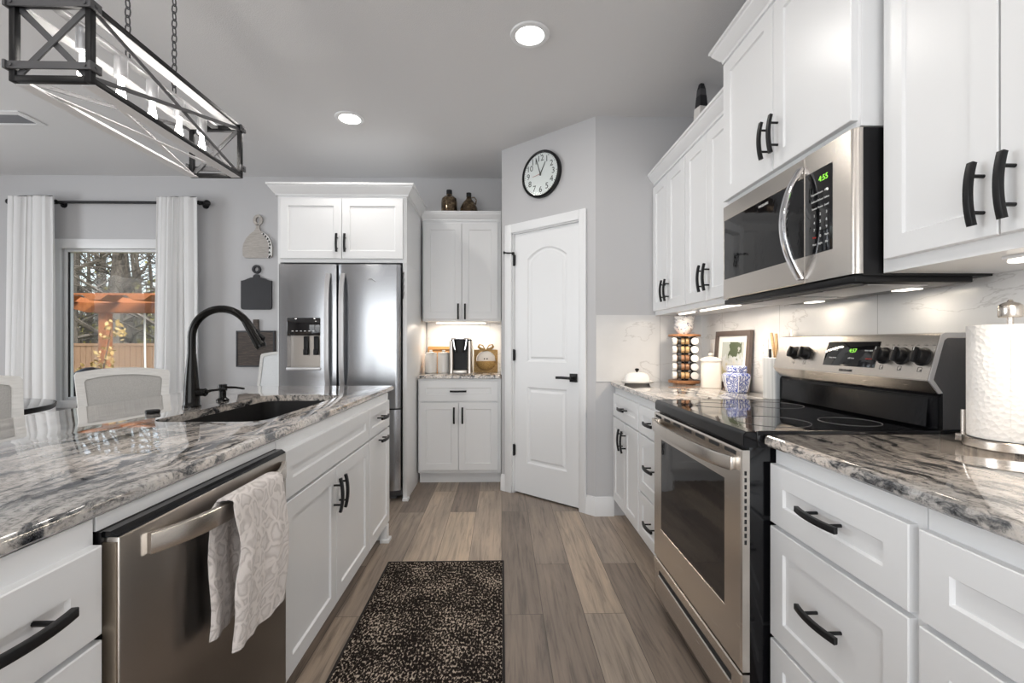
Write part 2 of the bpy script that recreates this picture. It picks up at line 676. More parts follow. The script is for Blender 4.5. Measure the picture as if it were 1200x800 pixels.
MAT['rug'] = rugmat()
MAT['rugedge'] = mat('rug_binding', (0.014, 0.011, 0.01), 0.9, bump=(300, 0.3))
MAT['linen'] = noise_mat('grey_linen_weave', (1, 1, 1), [(0.35, (0.36, 0.35, 0.335)), (0.65, (0.46, 0.45, 0.435))], 0.9, 260, 2, bump=0.2, bdist=0.002)
MAT['wlinen'] = noise_mat('white_linen_weave', (1, 1, 1), [(0.35, (0.62, 0.64, 0.65)), (0.65, (0.74, 0.75, 0.76))], 0.9, 260, 2, bump=0.2, bdist=0.002)


def curtainmat():
    m, t, b = newmat('white_curtain_cloth')
    mp = mapping(t, (1, 1, 1))
    nz = N(t, 'TexNoise', Scale=350.0, Detail=2.0)
    t.links.new(mp.outputs[0], nz.inputs['Vector'])
    r = ramp(t, [(0.3, (0.90, 0.90, 0.90)), (0.7, (0.93, 0.93, 0.93))])
    t.links.new(nz.outputs[0], r.inputs[0])
    t.links.new(r.outputs[0], b.inputs['Base Color'])
    b.inputs['Roughness'].default_value = 0.9
    tr = N(t, 'BsdfTranslucent')
    t.links.new(r.outputs[0], tr.inputs['Color'])
    mx = N(t, 'MixShader', Fac=0.28)
    out = t.nodes['Material Output']
    t.links.new(b.outputs[0], mx.inputs[1])
    t.links.new(tr.outputs[0], mx.inputs[2])
    t.links.new(mx.outputs[0], out.inputs['Surface'])
    return m


MAT['curtain'] = curtainmat()


def towelmat():
    m, t, b = newmat('embossed_terry_cloth')
    tc = N(t, 'TexCoord')
    wn = N(t, 'TexNoise', Scale=14.0, Detail=2.0)
    t.links.new(tc.outputs['Object'], wn.inputs['Vector'])
    sc = N(t, 'VectorMath', operation='SCALE')
    sc.inputs['Scale'].default_value = 0.09
    t.links.new(wn.outputs['Color'], sc.inputs[0])
    ad = N(t, 'VectorMath', operation='ADD')
    t.links.new(tc.outputs['Object'], ad.inputs[0])
    t.links.new(sc.outputs[0], ad.inputs[1])
    vo = N(t, 'TexVoronoi', Scale=26.0, feature='DISTANCE_TO_EDGE')
    t.links.new(ad.outputs[0], vo.inputs['Vector'])
    r = ramp(t, [(0.06, (0.74, 0.69, 0.66)), (0.16, (0.52, 0.475, 0.45)), (0.3, (0.70, 0.655, 0.63))])
    t.links.new(vo.outputs[0], r.inputs[0])
    t.links.new(r.outputs[0], b.inputs['Base Color'])
    b.inputs['Roughness'].default_value = 0.95
    b.inputs['Sheen Weight'].default_value = 0.3
    bp = N(t, 'Bump', Strength=0.6, Distance=0.006)
    t.links.new(r.outputs[0], bp.inputs['Height'])
    n3 = N(t, 'TexNoise', Scale=420.0)
    t.links.new(tc.outputs['Object'], n3.inputs['Vector'])
    bp2 = N(t, 'Bump', Strength=0.4, Distance=0.002)
    t.links.new(n3.outputs[0], bp2.inputs['Height'])
    t.links.new(bp.outputs[0], bp2.inputs['Normal'])
    t.links.new(bp2.outputs[0], b.inputs['Normal'])
    return m


MAT['towel'] = towelmat()


def bluewhite():
    m, t, b = newmat('blue_and_white_glaze')
    tc = N(t, 'TexCoord')
    vo = N(t, 'TexVoronoi', Scale=48.0, feature='DISTANCE_TO_EDGE')
    t.links.new(tc.outputs['Object'], vo.inputs['Vector'])
    n = N(t, 'TexNoise', Scale=70.0, Detail=3.0)
    t.links.new(tc.outputs['Object'], n.inputs['Vector'])
    mu = N(t, 'Math', operation='MULTIPLY_ADD')
    mu.inputs[1].default_value = 0.35
    t.links.new(n.outputs[0], mu.inputs[0])
    t.links.new(vo.outputs[0], mu.inputs[2])
    r = ramp(t, [(0.20, (0.72, 0.75, 0.82)), (0.25, (0.10, 0.14, 0.42)), (0.36, (0.05, 0.07, 0.30)), (0.42, (0.75, 0.78, 0.85))])
    t.links.new(mu.outputs[0], r.inputs[0])
    t.links.new(r.outputs[0], b.inputs['Base Color'])
    b.inputs['Roughness'].default_value = 0.12
    return m


MAT['bluewhite'] = bluewhite()
MAT['spiral'] = noise_mat('white_dotted_glaze', (1, 1, 1), [(0.36, (0.12, 0.12, 0.2)), (0.42, (0.8, 0.79, 0.78))], 0.2, 60, 2)
MAT['honey'] = noise_mat('honey_bamboo', (4, 4, 30), [(0.3, (0.42, 0.21, 0.07)), (0.7, (0.55, 0.30, 0.11))], 0.45)
MAT['copper'] = noise_mat('reddish_acacia_wood', (4, 20, 4), [(0.3, (0.22, 0.09, 0.035)), (0.7, (0.40, 0.19, 0.08))], 0.35)
MAT['spoon'] = noise_mat('pale_spoon_wood', (8, 8, 40), [(0.3, (0.50, 0.30, 0.14)), (0.7, (0.66, 0.43, 0.22))], 0.5)
MAT['darkboard'] = noise_mat('dark_stained_plank', (3, 3, 30), [(0.3, (0.018, 0.013, 0.011)), (0.55, (0.06, 0.043, 0.034)), (0.75, (0.14, 0.10, 0.075))], 0.6)
MAT['washboard'] = noise_mat('whitewashed_plank', (4, 4, 30), [(0.3, (0.36, 0.33, 0.30)), (0.7, (0.52, 0.49, 0.46))], 0.7)
MAT['bead'] = mat('black_white_edge', (0.8, 0.79, 0.77), 0.6)
MAT['slate'] = mat('black_slate', (0.014, 0.014, 0.018), 0.5, bump=(60, 0.05))
MAT['mercury'] = noise_mat('brown_mercury_glass', (1, 1, 1.4), [(0.3, (0.035, 0.025, 0.018)), (0.52, (0.16, 0.115, 0.075)), (0.7, (0.42, 0.32, 0.2))], 0.14, 22, 4, metal=0.85)
MAT['goldbead'] = noise_mat('gold_wicker', (1, 1, 1), [(0.3, (0.30, 0.17, 0.05)), (0.7, (0.55, 0.36, 0.13))], 0.5, 90, 2, bump=0.4)
MAT['cedar'] = noise_mat('orange_cedar', (8, 8, 2.5), [(0.3, (0.34, 0.115, 0.04)), (0.7, (0.50, 0.19, 0.07))], 0.6)
MAT['fence'] = noise_mat('tan_fence_board', (9, 9, 1), [(0.3, (0.17, 0.10, 0.062)), (0.7, (0.29, 0.185, 0.12))], 0.8)
MAT['bark'] = noise_mat('grey_bark', (4, 4, 1.4), [(0.3, (0.045, 0.04, 0.036)), (0.7, (0.17, 0.15, 0.13))], 0.9, bump=0.4)
MAT['leafd'] = noise_mat('dark_green_leaf', (1, 1, 1), [(0.3, (0.02, 0.05, 0.018)), (0.7, (0.06, 0.12, 0.035))], 0.6, 9)
MAT['leafy'] = noise_mat('yellow_green_leaf', (1, 1, 1), [(0.3, (0.20, 0.20, 0.06)), (0.7, (0.42, 0.38, 0.12))], 0.7, 5)
MAT['leafg'] = noise_mat('autumn_gold_leaf', (1, 1, 1), [(0.3, (0.45, 0.28, 0.07)), (0.7, (0.75, 0.58, 0.28))], 0.7, 12)
MAT['grass'] = noise_mat('winter_lawn', (1, 1, 1), [(0.3, (0.10, 0.12, 0.04)), (0.7, (0.24, 0.24, 0.10))], 0.95, 6)
MAT['brownwood'] = noise_mat('dark_brown_chair_wood', (4, 4, 20), [(0.3, (0.025, 0.014, 0.01)), (0.7, (0.06, 0.035, 0.024))], 0.4)
MAT['spice1'] = noise_mat('tan_spice', (1, 1, 1), [(0.3, (0.42, 0.25, 0.10)), (0.7, (0.58, 0.38, 0.18))], 0.3, 80)
MAT['spice2'] = noise_mat('brown_spice', (1, 1, 1), [(0.3, (0.20, 0.09, 0.04)), (0.7, (0.34, 0.17, 0.08))], 0.3, 80)
MAT['stripe'] = None


def crockmat():
    m, t, b = newmat('ribbed_grey_glaze')
    mp = mapping(t, (1, 1, 0.02))
    wv = N(t, 'TexNoise', Scale=60.0, Detail=2.0)
    t.links.new(mp.outputs[0], wv.inputs['Vector'])
    r = ramp(t, [(0.35, (0.36, 0.38, 0.40)), (0.65, (0.52, 0.54, 0.55))])
    t.links.new(wv.outputs[0], r.inputs[0])
    t.links.new(r.outputs[0], b.inputs['Base Color'])
    b.inputs['Roughness'].default_value = 0.3
    return m


MAT['crock'] = crockmat()


def towelpaper():
    m, t, b = newmat('quilted_paper')
    tc = N(t, 'TexCoord')
    vo = N(t, 'TexVoronoi', Scale=95.0)
    t.links.new(tc.outputs['Object'], vo.inputs['Vector'])
    b.inputs['Base Color'].default_value = (0.83, 0.815, 0.79, 1)
    b.inputs['Roughness'].default_value = 0.95
    bp = N(t, 'Bump', Strength=0.5, Distance=0.004)
    t.links.new(vo.outputs[0], bp.inputs['Height'])
    t.links.new(bp.outputs[0], b.inputs['Normal'])
    return m


MAT['ptowel'] = towelpaper()


def glassmat(name, tint=(1, 1, 1), refl=0.06):
    m, t, b = newmat(name)
    out = t.nodes['Material Output']
    tr = N(t, 'BsdfTransparent')
    tr.inputs['Color'].default_value = (*tint, 1)
    gl = N(t, 'BsdfGlossy')
    gl.inputs['Roughness'].default_value = 0.0
    fr = N(t, 'Fresnel', IOR=1.12)
    nz = N(t, 'TexNoise', Scale=0.7)
    bp = N(t, 'Bump', Strength=0.002)
    t.links.new(nz.outputs[0], bp.inputs['Height'])
    t.links.new(bp.outputs[0], gl.inputs['Normal'])
    mx = N(t, 'MixShader')
    t.links.new(fr.outputs[0], mx.inputs[0])
    t.links.new(tr.outputs[0], mx.inputs[1])
    t.links.new(gl.outputs[0], mx.inputs[2])
    t.links.new(mx.outputs[0], out.inputs['Surface'])
    return m


MAT['glass'] = glassmat('clear_glass', (0.97, 0.985, 0.98))


def artmat():
    m, t, b = newmat('landscape_print')
    tc = N(t, 'TexCoord')
    sp = N(t, 'SeparateXYZ')
    t.links.new(tc.outputs['Object'], sp.inputs[0])
    n = N(t, 'TexNoise', Scale=28.0, Detail=5.0)
    t.links.new(tc.outputs['Object'], n.inputs['Vector'])
    mr = N(t, 'MapRange')
    mr.inputs['From Min'].default_value = 0.98
    mr.inputs['From Max'].default_value = 1.2
    t.links.new(sp.outputs[2], mr.inputs['Value'])
    ad = N(t, 'Math', operation='MULTIPLY_ADD')
    ad.inputs[1].default_value = 0.9
    t.links.new(n.outputs[0], ad.inputs[0])
    t.links.new(mr.outputs[0], ad.inputs[2])
    r = ramp(t, [(0.35, (0.30, 0.33, 0.16)), (0.6, (0.48, 0.42, 0.26)), (0.75, (0.55, 0.55, 0.53)), (0.95, (0.50, 0.53, 0.56)), (1.0, (0.42, 0.45, 0.42))])
    t.links.new(ad.outputs[0], r.inputs[0])
    # a clump of dark foliage in the upper part
    d = N(t, 'VectorMath', operation='DISTANCE')
    d.inputs[1].default_value = (1.35, 2.63, 1.165)
    t.links.new(tc.outputs['Object'], d.inputs[0])
    ml = N(t, 'Math', operation='MULTIPLY_ADD')
    ml.inputs[1].default_value = -0.16
    t.links.new(n.outputs[0], ml.inputs[0])
    t.links.new(d.outputs['Value'], ml.inputs[2])
    lt = N(t, 'Math', operation='LESS_THAN')
    lt.inputs[1].default_value = -0.012
    t.links.new(ml.outputs[0], lt.inputs[0])
    mx = N(t, 'MixRGB')
    mx.inputs[2].default_value = (0.07, 0.09, 0.05, 1)
    t.links.new(lt.outputs[0], mx.inputs[0])
    t.links.new(r.outputs[0], mx.inputs[1])
    t.links.new(mx.outputs[0], b.inputs['Base Color'])
    b.inputs['Roughness'].default_value = 0.6
    return m


MAT['art'] = artmat()

# ================================================================== THE ROOM
CEIL = 2.74
WR = 1.385            # right wall
YB = 4.32             # back wall
YF = -2.9             # wall behind the camera
WL = -5.6             # left wall
YP, XP = 3.12, 0.644  # pantry corner
YA = 3.69             # where the angled pantry wall starts (x = 0)
TW = 0.12

g = G(); g.box(WL - TW, WR + TW, YF - TW, YB + TW, -0.06, 0.0)
struct(g.build('floor', MAT['planks']))
g = G(); g.box(WL - TW, WR + TW, YF - TW, YB + TW, CEIL, CEIL + 0.1)
struct(g.build('ceiling', MAT['ceil']))
g = G(); g.box(WR, WR + TW, YF - TW, YB + TW, 0, CEIL)
struct(g.build('wall_right', MAT['wall']))
# back wall with the dining window
WX0, WX1, WZ0, WZ1 = -4.075, -3.18, 0.65, 2.065
g = G()
g.box(WL - TW, WX0, YB, YB + TW, 0, CEIL)
g.box(WX1, WR, YB, YB + TW, 0, CEIL)
g.box(WX0, WX1, YB, YB + TW, 0, WZ0)
g.box(WX0, WX1, YB, YB + TW, WZ1, CEIL)
struct(g.build('wall_back', MAT['wall']))
# left wall with an opening added for the fill light
g = G()
g.box(WL - TW, WL, YF, 0.05, 0, CEIL)
g.box(WL - TW, WL, 2.55, YB, 0, CEIL)
g.box(WL - TW, WL, 0.05, 2.55, 0, 0.6)
g.box(WL - TW, WL, 0.05, 2.55, 2.3, CEIL)
struct(g.build('wall_left', MAT['wall']))
# wall behind the camera with a wide opening added for the fill light
g = G()
g.box(WL - TW, FILL_DOORS_X0, YF - TW, YF, 0, CEIL)
g.box(FILL_DOORS_X1, WR, YF - TW, YF, 0, CEIL)
g.box(FILL_DOORS_X0, FILL_DOORS_X1, YF - TW, YF, FILL_DOORS_Z, CEIL)
struct(g.build('wall_front', MAT['wall']))
# pantry
g = G(); g.box(0.0, TW, YA + 0.04, YB, 0, CEIL)
struct(g.build('wall_pantry_left', MAT['wall']))
g = G(); g.box(XP + 0.0, WR, YP, YP + TW, 0, CEIL)
struct(g.build('wall_pantry_front', MAT['wall']))
AL = math.hypot(XP, YA - YP)
AA = math.atan2(YP - YA, XP)
DX0, DX1, DZ = 0.108, 0.739, 2.055     # door opening along the angled wall


def angM():
    return Matrix.Translation((0, YA, 0)) @ Matrix.Rotation(AA, 4, 'Z')


g = G(); g.M = angM()
g.prism([(0, 0), (DX0, 0), (DX0, TW), (0.03, TW)], 'z', 0, CEIL)
g.prism([(DX1, 0), (AL, 0), (AL, TW * 0.4), (AL - 0.02, TW), (DX1, TW)], 'z', 0, CEIL)
g.box(DX0, DX1, 0, TW, DZ, CEIL)
struct(g.build('wall_pantry_angle', MAT['wall']))

# door in the angled wall
dr = T('door_1', 'white two panel arch top pantry door in the angled wall', 'door', (0, YA, 0), AA, local=True)
struct(dr)
g = G()
sx0, sx1, sz0, sz1, FY = DX0 + 0.012, DX1 - 0.012, 0.012, DZ - 0.012, 0.02
# slab with two raised panels: front face built as rings around the panels
SW = sx1 - sx0
pa0, pa1 = sx0 + 0.125, sx1 - 0.115


def arch_pts(x0, x1, z0, z1, rise, ins, n=14):
    x0, x1, z0 = x0 + ins, x1 - ins, z0 + ins
    pts = [(x0, z0), (x1, z0)]
    for i in range(n + 1):
        s = 1 - 2 * i / n
        pts.append(((x0 + x1) / 2 + s * (x1 - x0) / 2, z1 - ins + rise * (1 - s * s)))
    return pts


def raised(g, pts_f):
    """moulded panel sunk in the face: pts_f(inset) gives the outline"""
    seq = [(0, FY), (0.012, FY + 0.011), (0.024, FY + 0.012), (0.040, FY + 0.003), (0.046, FY + 0.003)]
    rings = [[(x, y, z) for x, z in pts_f(i)] for i, y in seq]
    g.loft(rings, cap0=False, cap1=True)


up = lambda i: arch_pts(pa0, pa1, 1.04, 1.835, 0.075, i)
lo = lambda i: arch_pts(pa0, pa1, 0.25, 0.845, 0.0, i)
raised(g, up)
raised(g, lo)
# face around the panels
for x0, x1, z0, z1 in ((sx0, pa0, sz0, sz1), (pa1, sx1, sz0, sz1), (pa0, pa1, sz0, 0.25), (pa0, pa1, 0.845, 1.04)):
    g.poly([(x0, FY, z0), (x1, FY, z0), (x1, FY, z1), (x0, FY, z1)])
ap = arch_pts(pa0, pa1, 1.04, 1.835, 0.075, 0)[2:]
g.poly([(x, FY, z) for x, z in ap[::-1]] + [(pa1, FY, sz1), (pa0, FY, sz1)])
g.box(sx0, sx1, FY + 0.014, FY + 0.04, sz0, sz1)
for x in (sx0, sx1):
    g.poly([(x, FY, sz0), (x, FY + 0.02, sz0), (x, FY + 0.02, sz1), (x, FY, sz1)])
g.poly([(sx0, FY, sz1), (sx1, FY, sz1), (sx1, FY + 0.02, sz1), (sx0, FY + 0.02, sz1)])
g.build('door_slab', MAT['trim'], dr, 25)
g = G()
for x0, x1, z0, z1 in ((DX0 - 0.062, DX0 + 0.004, 0, DZ + 0.066), (DX1 - 0.004, DX1 + 0.052, 0, DZ + 0.066), (DX0 + 0.004, DX1 - 0.004, DZ - 0.004, DZ + 0.066)):
    g.box(x0, x1, -0.018, 0.0, z0, z1, 0.004)
g.build('casing', MAT['trim'], dr)
g = G()
g.box(DX0, DX0 + 0.011, 0.0, TW, 0, DZ); g.box(DX1 - 0.011, DX1, 0.0, TW, 0, DZ); g.box(DX0, DX1, 0, TW, DZ - 0.011, DZ)
g.build('jamb', MAT['trim'], dr)
for z in (0.34, 1.09, 1.84):
    g = G(); g.cyl((DX0 + 0.012, 0.008, z - 0.045), (DX0 + 0.012, 0.008, z + 0.045), 0.009, n=10)
    g.box(DX0 + 0.002, DX0 + 0.022, 0.005, 0.019, z - 0.04, z + 0.04)
    o = g.build('hinge', MAT['black'], dr)
    if z > 1.5:
        g = G(); g.tube([(DX0 + 0.012, -0.002, z + 0.055), (DX0 - 0.02, -0.035, z + 0.055), (DX0 - 0.035, -0.045, z + 0.058)], 0.006, 8)
        g.cyl((DX0 - 0.035, -0.045, z + 0.058), (DX0 - 0.045, -0.052, z + 0.058), 0.011, n=10)
        g.cyl((DX0 + 0.012, 0.0, z + 0.04), (DX0 + 0.012, 0.0, z + 0.062), 0.011, n=10)
        g.build('door_stop', MAT['black'], o)
g = G(); g.box(0.642, 0.702, 0.008, FY, 0.905, 0.965, 0.002)
hd = g.build('lever_handle', MAT['black'], dr)
g = G(); g.cyl((0.672, 0.01, 0.935), (0.672, -0.035, 0.935), 0.011, n=12); g.tube([(0.682, -0.038, 0.935), (0.60, -0.038, 0.936), (0.555, -0.036, 0.934)], 0, flat=(0.006, 0.0095))
g.build('lever', MAT['black'], hd)

# baseboards
def base_prof(x0, x1, h=0.13, t=0.016):
    return [(0, 0), (-t, 0), (-t, h - 0.03), (-t * 0.55, h - 0.012), (-t * 0.5, h), (0, h)]


def baseboard(name, a, b):
    """run from a to b (plan points), room side on the right of a->b"""
    a, b = Vector((*a, 0)), Vector((*b, 0))
    d = (b - a).normalized()
    n = Vector((d.y, -d.x, 0))
    g = G()
    prof = [(0, 0), (0.016, 0), (0.016, 0.1), (0.009, 0.118), (0.008, 0.13), (0, 0.13)]
    g.loft([[p + n * x + Vector((0, 0, z)) for x, z in prof] for p in (a, b)])
    return struct(g.build(name, MAT['trim']))


ux, uy = math.cos(AA), math.sin(AA)
baseboard('baseboard_pantry_angle_left', (0, YA), (ux * (DX0 - 0.062), YA + uy * (DX0 - 0.062)))
baseboard('baseboard_pantry_angle_right', (ux * (DX1 + 0.052), YA + uy * (DX1 + 0.052)), (XP + 0.006, YP - 0.006))
baseboard('baseboard_pantry_front', (XP - 0.01, YP), (0.768, YP))
baseboard('baseboard_back', (WL, YB), (-1.68, YB))
g = G()
baseboard('baseboard_left', (WL, YF), (WL, YB))

# dining window
wn = T('window_1', 'white cased dining window with woods and a cedar pergola beyond', 'window', ((WX0 + WX1) / 2, YB, WZ0))
struct(wn)
g = G()
cw = 0.062
for x0, x1, z0, z1 in ((WX0 - cw, WX0 + 0.006, WZ0 - cw, WZ1 + cw + 0.02), (WX1 - 0.006, WX1 + cw, WZ0 - cw, WZ1 + cw + 0.02),
                       (WX0, WX1, WZ1 - 0.006, WZ1 + cw + 0.02), (WX0, WX1, WZ0 - cw, WZ0 + 0.006)):
    g.box(x0, x1, YB - 0.02, YB, z0, z1, 0.004)
g.build('casing', MAT['trim'], wn)
g = G()
fw = 0.032
for x0, x1, z0, z1 in ((WX0, WX0 + fw, WZ0, WZ1), (WX1 - fw, WX1, WZ0, WZ1), (WX0 + fw, WX1 - fw, WZ1 - fw, WZ1), (WX0 + fw, WX1 - fw, WZ0, WZ0 + fw)):
    g.box(x0, x1, YB + 0.02, YB + 0.08, z0, z1, 0.006)
g.build('window_frame', MAT['trim'], wn)
g = G()
g.box(WX0 + fw, WX1 - fw, YB + 0.045, YB + 0.05, WZ0 + fw, WZ1 - fw)
g.build('pane', MAT['glass'], wn, 0)
g = G()
for x0, x1, z0, z1 in ((WX0 + fw, WX0 + fw + 0.008, WZ0 + fw, WZ1 - fw), (WX1 - fw - 0.008, WX1 - fw, WZ0 + fw, WZ1 - fw)):
    g.box(x0, x1, YB + 0.03, YB + 0.044, z0, z1)
g.build('gasket', MAT['void'], wn)

# unseen side window and glazed doors, added to carry the fill light
wn2 = T('fill_window', 'unseen white framed side window added for fill light at the dining end', 'window', (WL, 1.3, 0.6)); struct(wn2)
g = G()
for y0, y1, z0, z1 in ((0.05, 0.12, 0.6, 2.3), (2.48, 2.55, 0.6, 2.3), (1.27, 1.33, 0.6, 2.3), (0.05, 2.55, 0.6, 0.66), (0.05, 2.55, 2.24, 2.3)):
    g.box(WL - 0.09, WL - 0.03, y0, y1, z0, z1, 0.006)
g.build('window_frame', MAT['trim'], wn2)
d2 = T('door_2', 'unseen white framed patio doors added behind the viewpoint for fill light', 'door', (-1.15, YF, 0)); struct(d2)
g = G()
nd = 4
for k in range(nd + 1):
    x = FILL_DOORS_X0 + (FILL_DOORS_X1 - FILL_DOORS_X0) * k / nd
    g.box(max(x - 0.05, FILL_DOORS_X0), min(x + 0.05, FILL_DOORS_X1), YF - 0.09, YF - 0.03, 0, FILL_DOORS_Z, 0.006)
g.box(FILL_DOORS_X0, FILL_DOORS_X1, YF - 0.09, YF - 0.03, 0, 0.09, 0.006); g.box(FILL_DOORS_X0, FILL_DOORS_X1, YF - 0.09, YF - 0.03, FILL_DOORS_Z - 0.09, FILL_DOORS_Z, 0.006)
g.build('door_frame', MAT['trim'], d2)

# backsplash tile
g = G()
g.box(WR - 0.008, WR, 0.0, YP, 0.92, 1.376)
g.box(XP + 0.002, WR - 0.008, YP - 0.008, YP, 0.92, 1.376)
struct(g.build('wall_tile_right', MAT['tile']))
g = G()
g.box(-0.696, -0.002, YB - 0.008, YB, 0.92, 1.376)
g.box(-0.008, -0.001, 3.84, YB - 0.008, 0.92, 1.376)
struct(g.build('wall_tile_coffee', MAT['tile']))

# ================================================================== CABINETS
FT = 0.02


def pull(parent, cx, cz, vert, L=0.135):
    g = G()
    h = L / 2
    pts = []
    for i in range(13):
        s = -1 + 2 * i / 12
        y = -(FT + 0.026 + 0.009 * (1 - s * s))
        pts.append((cx, y, cz + s * h) if vert else (cx + s * h, y, cz))
    g.tube(pts, 0, flat=(0.0055, 0.0075), up=(0, 1, 0))
    for s in (-0.58, 0.58):
        p = (cx, 0, cz + s * h) if vert else (cx + s * h, 0, cz)
        g.cyl((p[0], -FT + 0.008, p[2]), (p[0], -(FT + 0.031), p[2]), 0.0042, n=8)
    return g.build('handle', MAT['black'], parent)


def fronts(root, lst):
    for typ, x0, x1, z0, z1, hd in lst:
        g = G()
        fr = 0.057 if typ != 'slim' else 0.048
        g.panel((x0, 0, z0), (1, 0, 0), (0, 0, 1), (0, -1, 0), x1 - x0, z1 - z0, FT, fr)
        nm = {'d': 'door', 'w': 'drawer', 'slim': 'drawer', 'f': 'false_front'}[typ]
        o = g.build(nm, MAT['cab'], root)
        if hd:
            pull(o, *hd)


def base_cab(label, loc, rotz, w, depth, lst, h=0.89, end=None, toe=0.1):
    if rotz > 0 and h > 0.8:
        h = 0.8845
    root = T('base_cabinet', label, 'cabinet', loc, rotz, local=True)
    g = G()
    g.box(0, w, 0, depth, toe, h)
    g.box(0, w, 0.07, depth, 0, toe)
    if end == 'l':
        g.box(-0.012, 0, -0.004, depth, 0, h, 0.001)
    if end == 'r':
        g.box(w, w + 0.012, -0.004, depth, 0, h, 0.001)
    g.build('carcass', MAT['cab'], root)
    fronts(root, lst)
    return root


CROWN = [(0, 0), (0.012, 0), (0.014, 0.012), (0.02, 0.016), (0.045, 0.05), (0.047, 0.058), (0.055, 0.062), (0.055, 0.075), (0, 0.075)]


def crown(root, path, z, s=1.0):
    """path in plan (x, y); outside is to the right of travel"""
    g = G()
    P = [Vector((x, y, 0)) for x, y in path]
    rings = []
    for i, p in enumerate(P):
        ns = []
        if i > 0:
            d = (P[i] - P[i - 1]).normalized(); ns.append(Vector((d.y, -d.x, 0)))
        if i < len(P) - 1:
            d = (P[i + 1] - P[i]).normalized(); ns.append(Vector((d.y, -d.x, 0)))
        if len(ns) == 2:
            m = (ns[0] + ns[1]) / (1 + ns[0].dot(ns[1]))
        else:
            m = ns[0]
        rings.append([p + m * (o * s) + Vector((0, 0, z + h * s)) for o, h in CROWN])
    g.loft(rings)
    return g.build('crown_moulding', MAT['cab'], root, 20)


def wall_cab(label, loc, rotz, w, depth, z0, z1, lst, rail=True, cpath=None, cz=None, cs=1.0):
    root = T('upper_cabinet', label, 'cabinet', loc, rotz, local=True)
    depth -= 0.010 if rotz else 0.003
    g = G()
    g.box(0, w, 0, depth, z0 - loc[2], z1 - loc[2])
    g.build('carcass', MAT['cab'], root)
    fronts(root, lst)
    if cpath:
        crown(root, cpath, (cz if cz is not None else z1) - loc[2], cs)
    return root


# ---- right run (faces -x): local x runs towards the camera
RX = 0.78
RN = R(-90)
Y_R0, Y_R1, Y_NB = 1.297, 2.057, 1.281       # range bay
far_w = YP - 2.525
base_cab('white base cabinet with one drawer over two doors at the pantry wall', (RX, YP - 0.003, 0), RN, far_w - 0.003, 0.6, [
    ('w', 0.015, far_w - 0.015, 0.693, 0.842, (far_w / 2, 0.768, False)),
    ('d', 0.015, far_w / 2 - 0.003, 0.125, 0.683, (far_w / 2 - 0.035, 0.575, True)),
    ('d', far_w / 2 + 0.003, far_w - 0.015, 0.125, 0.683, (far_w / 2 + 0.035, 0.575, True))])
ww = 2.525 - Y_R1 - 0.004
base_cab('white base cabinet of three drawers between the range and the far two door cabinet', (RX, 2.525, 0), RN, ww, 0.6, [
    ('slim', 0.012, ww - 0.012, 0.693, 0.842, (ww / 2, 0.768, False)),
    ('w', 0.012, ww - 0.012, 0.375, 0.683, (ww / 2, 0.54, False)),
    ('w', 0.012, ww - 0.012, 0.125, 0.365, (ww / 2, 0.25, False))])
nw = 0.462
base_cab('white three drawer base cabinet on the near side of the range', (RX, Y_NB, 0), RN, nw, 0.6, [
    ('w', 0.004, nw - 0.018, 0.678, 0.842, (nw / 2 - 0.005, 0.768, False)),
    ('w', 0.004, nw - 0.018, 0.36, 0.666, (nw / 2 - 0.005, 0.525, False)),
    ('w', 0.004, nw - 0.018, 0.125, 0.349, (nw / 2 - 0.005, 0.25, False))])
y2 = Y_NB - nw
w2 = 0.6
base_cab('white base cabinet nearest the viewer at the bottom right corner of the photo', (RX, y2 - 0.002, 0), RN, w2, 0.6, [
    ('w', 0.001, w2 - 0.018, 0.678, 0.842, (w2 / 2, 0.768, False)),
    ('d', 0.001, w2 / 2 - 0.008, 0.125, 0.666, (w2 / 2 - 0.04, 0.57, True)),
    ('d', w2 / 2 - 0.004, w2 - 0.018, 0.125, 0.666, (w2 / 2 + 0.04, 0.57, True))])

# wall cabinets, right
UX, UZ0, UZ1 = 1.055, 1.372, 2.265
Y_M0, Y_M1 = 1.248, 2.012        # microwave bay
uw1 = YP - 2.56
dz0, dz1 = 1.40, 2.245


def twodoors(w, z0, z1, hz, e0=0.006, e1=0.006):
    return [('d', e0, w / 2 - 0.002, z0, z1, (w / 2 - 0.03, hz, True)), ('d', w / 2 + 0.002, w - e1, z0, z1, (w / 2 + 0.03, hz, True))]


wall_cab('white two door wall cabinet against the pantry wall, farthest on the right', (UX, YP - 0.004, 0), RN, uw1 - 0.004, WR - UX, UZ0, UZ1,
         twodoors(uw1 - 0.004, dz0, dz1, 1.512, 0.012), cpath=[(0, 0), (uw1 - 0.004, 0)])
uw2 = 2.56 - Y_M1 - 0.002
wall_cab('white two door wall cabinet between the farthest one and the taller microwave cabinet', (UX, 2.56, 0), RN, uw2, WR - UX, UZ0, UZ1,
         twodoors(uw2, dz0, dz1, 1.512), cpath=[(0, 0), (uw2, 0)])
mw_ = Y_M1 - Y_M0
wall_cab('taller white two door wall cabinet directly above the microwave', (1.0, Y_M1, 0), RN, mw_, WR - 1.0, 1.787, 2.43,
         twodoors(mw_, 1.806, 2.41, 1.925, 0.012, 0.012), cpath=[(0, WR - 1.01), (0, 0), (mw_, 0), (mw_, WR - 1.01)])
nuw = 0.62
wall_cab('large white two door wall cabinet nearest the viewer above the paper towels', (UX, 1.238, 0), RN, nuw, WR - UX, UZ0 + 0.003, 2.345,
         twodoors(nuw, 1.408, 2.33, 1.5, 0.022, 0.02), cpath=[(0, 0), (nuw, 0), (nuw, WR - UX - 0.01)])


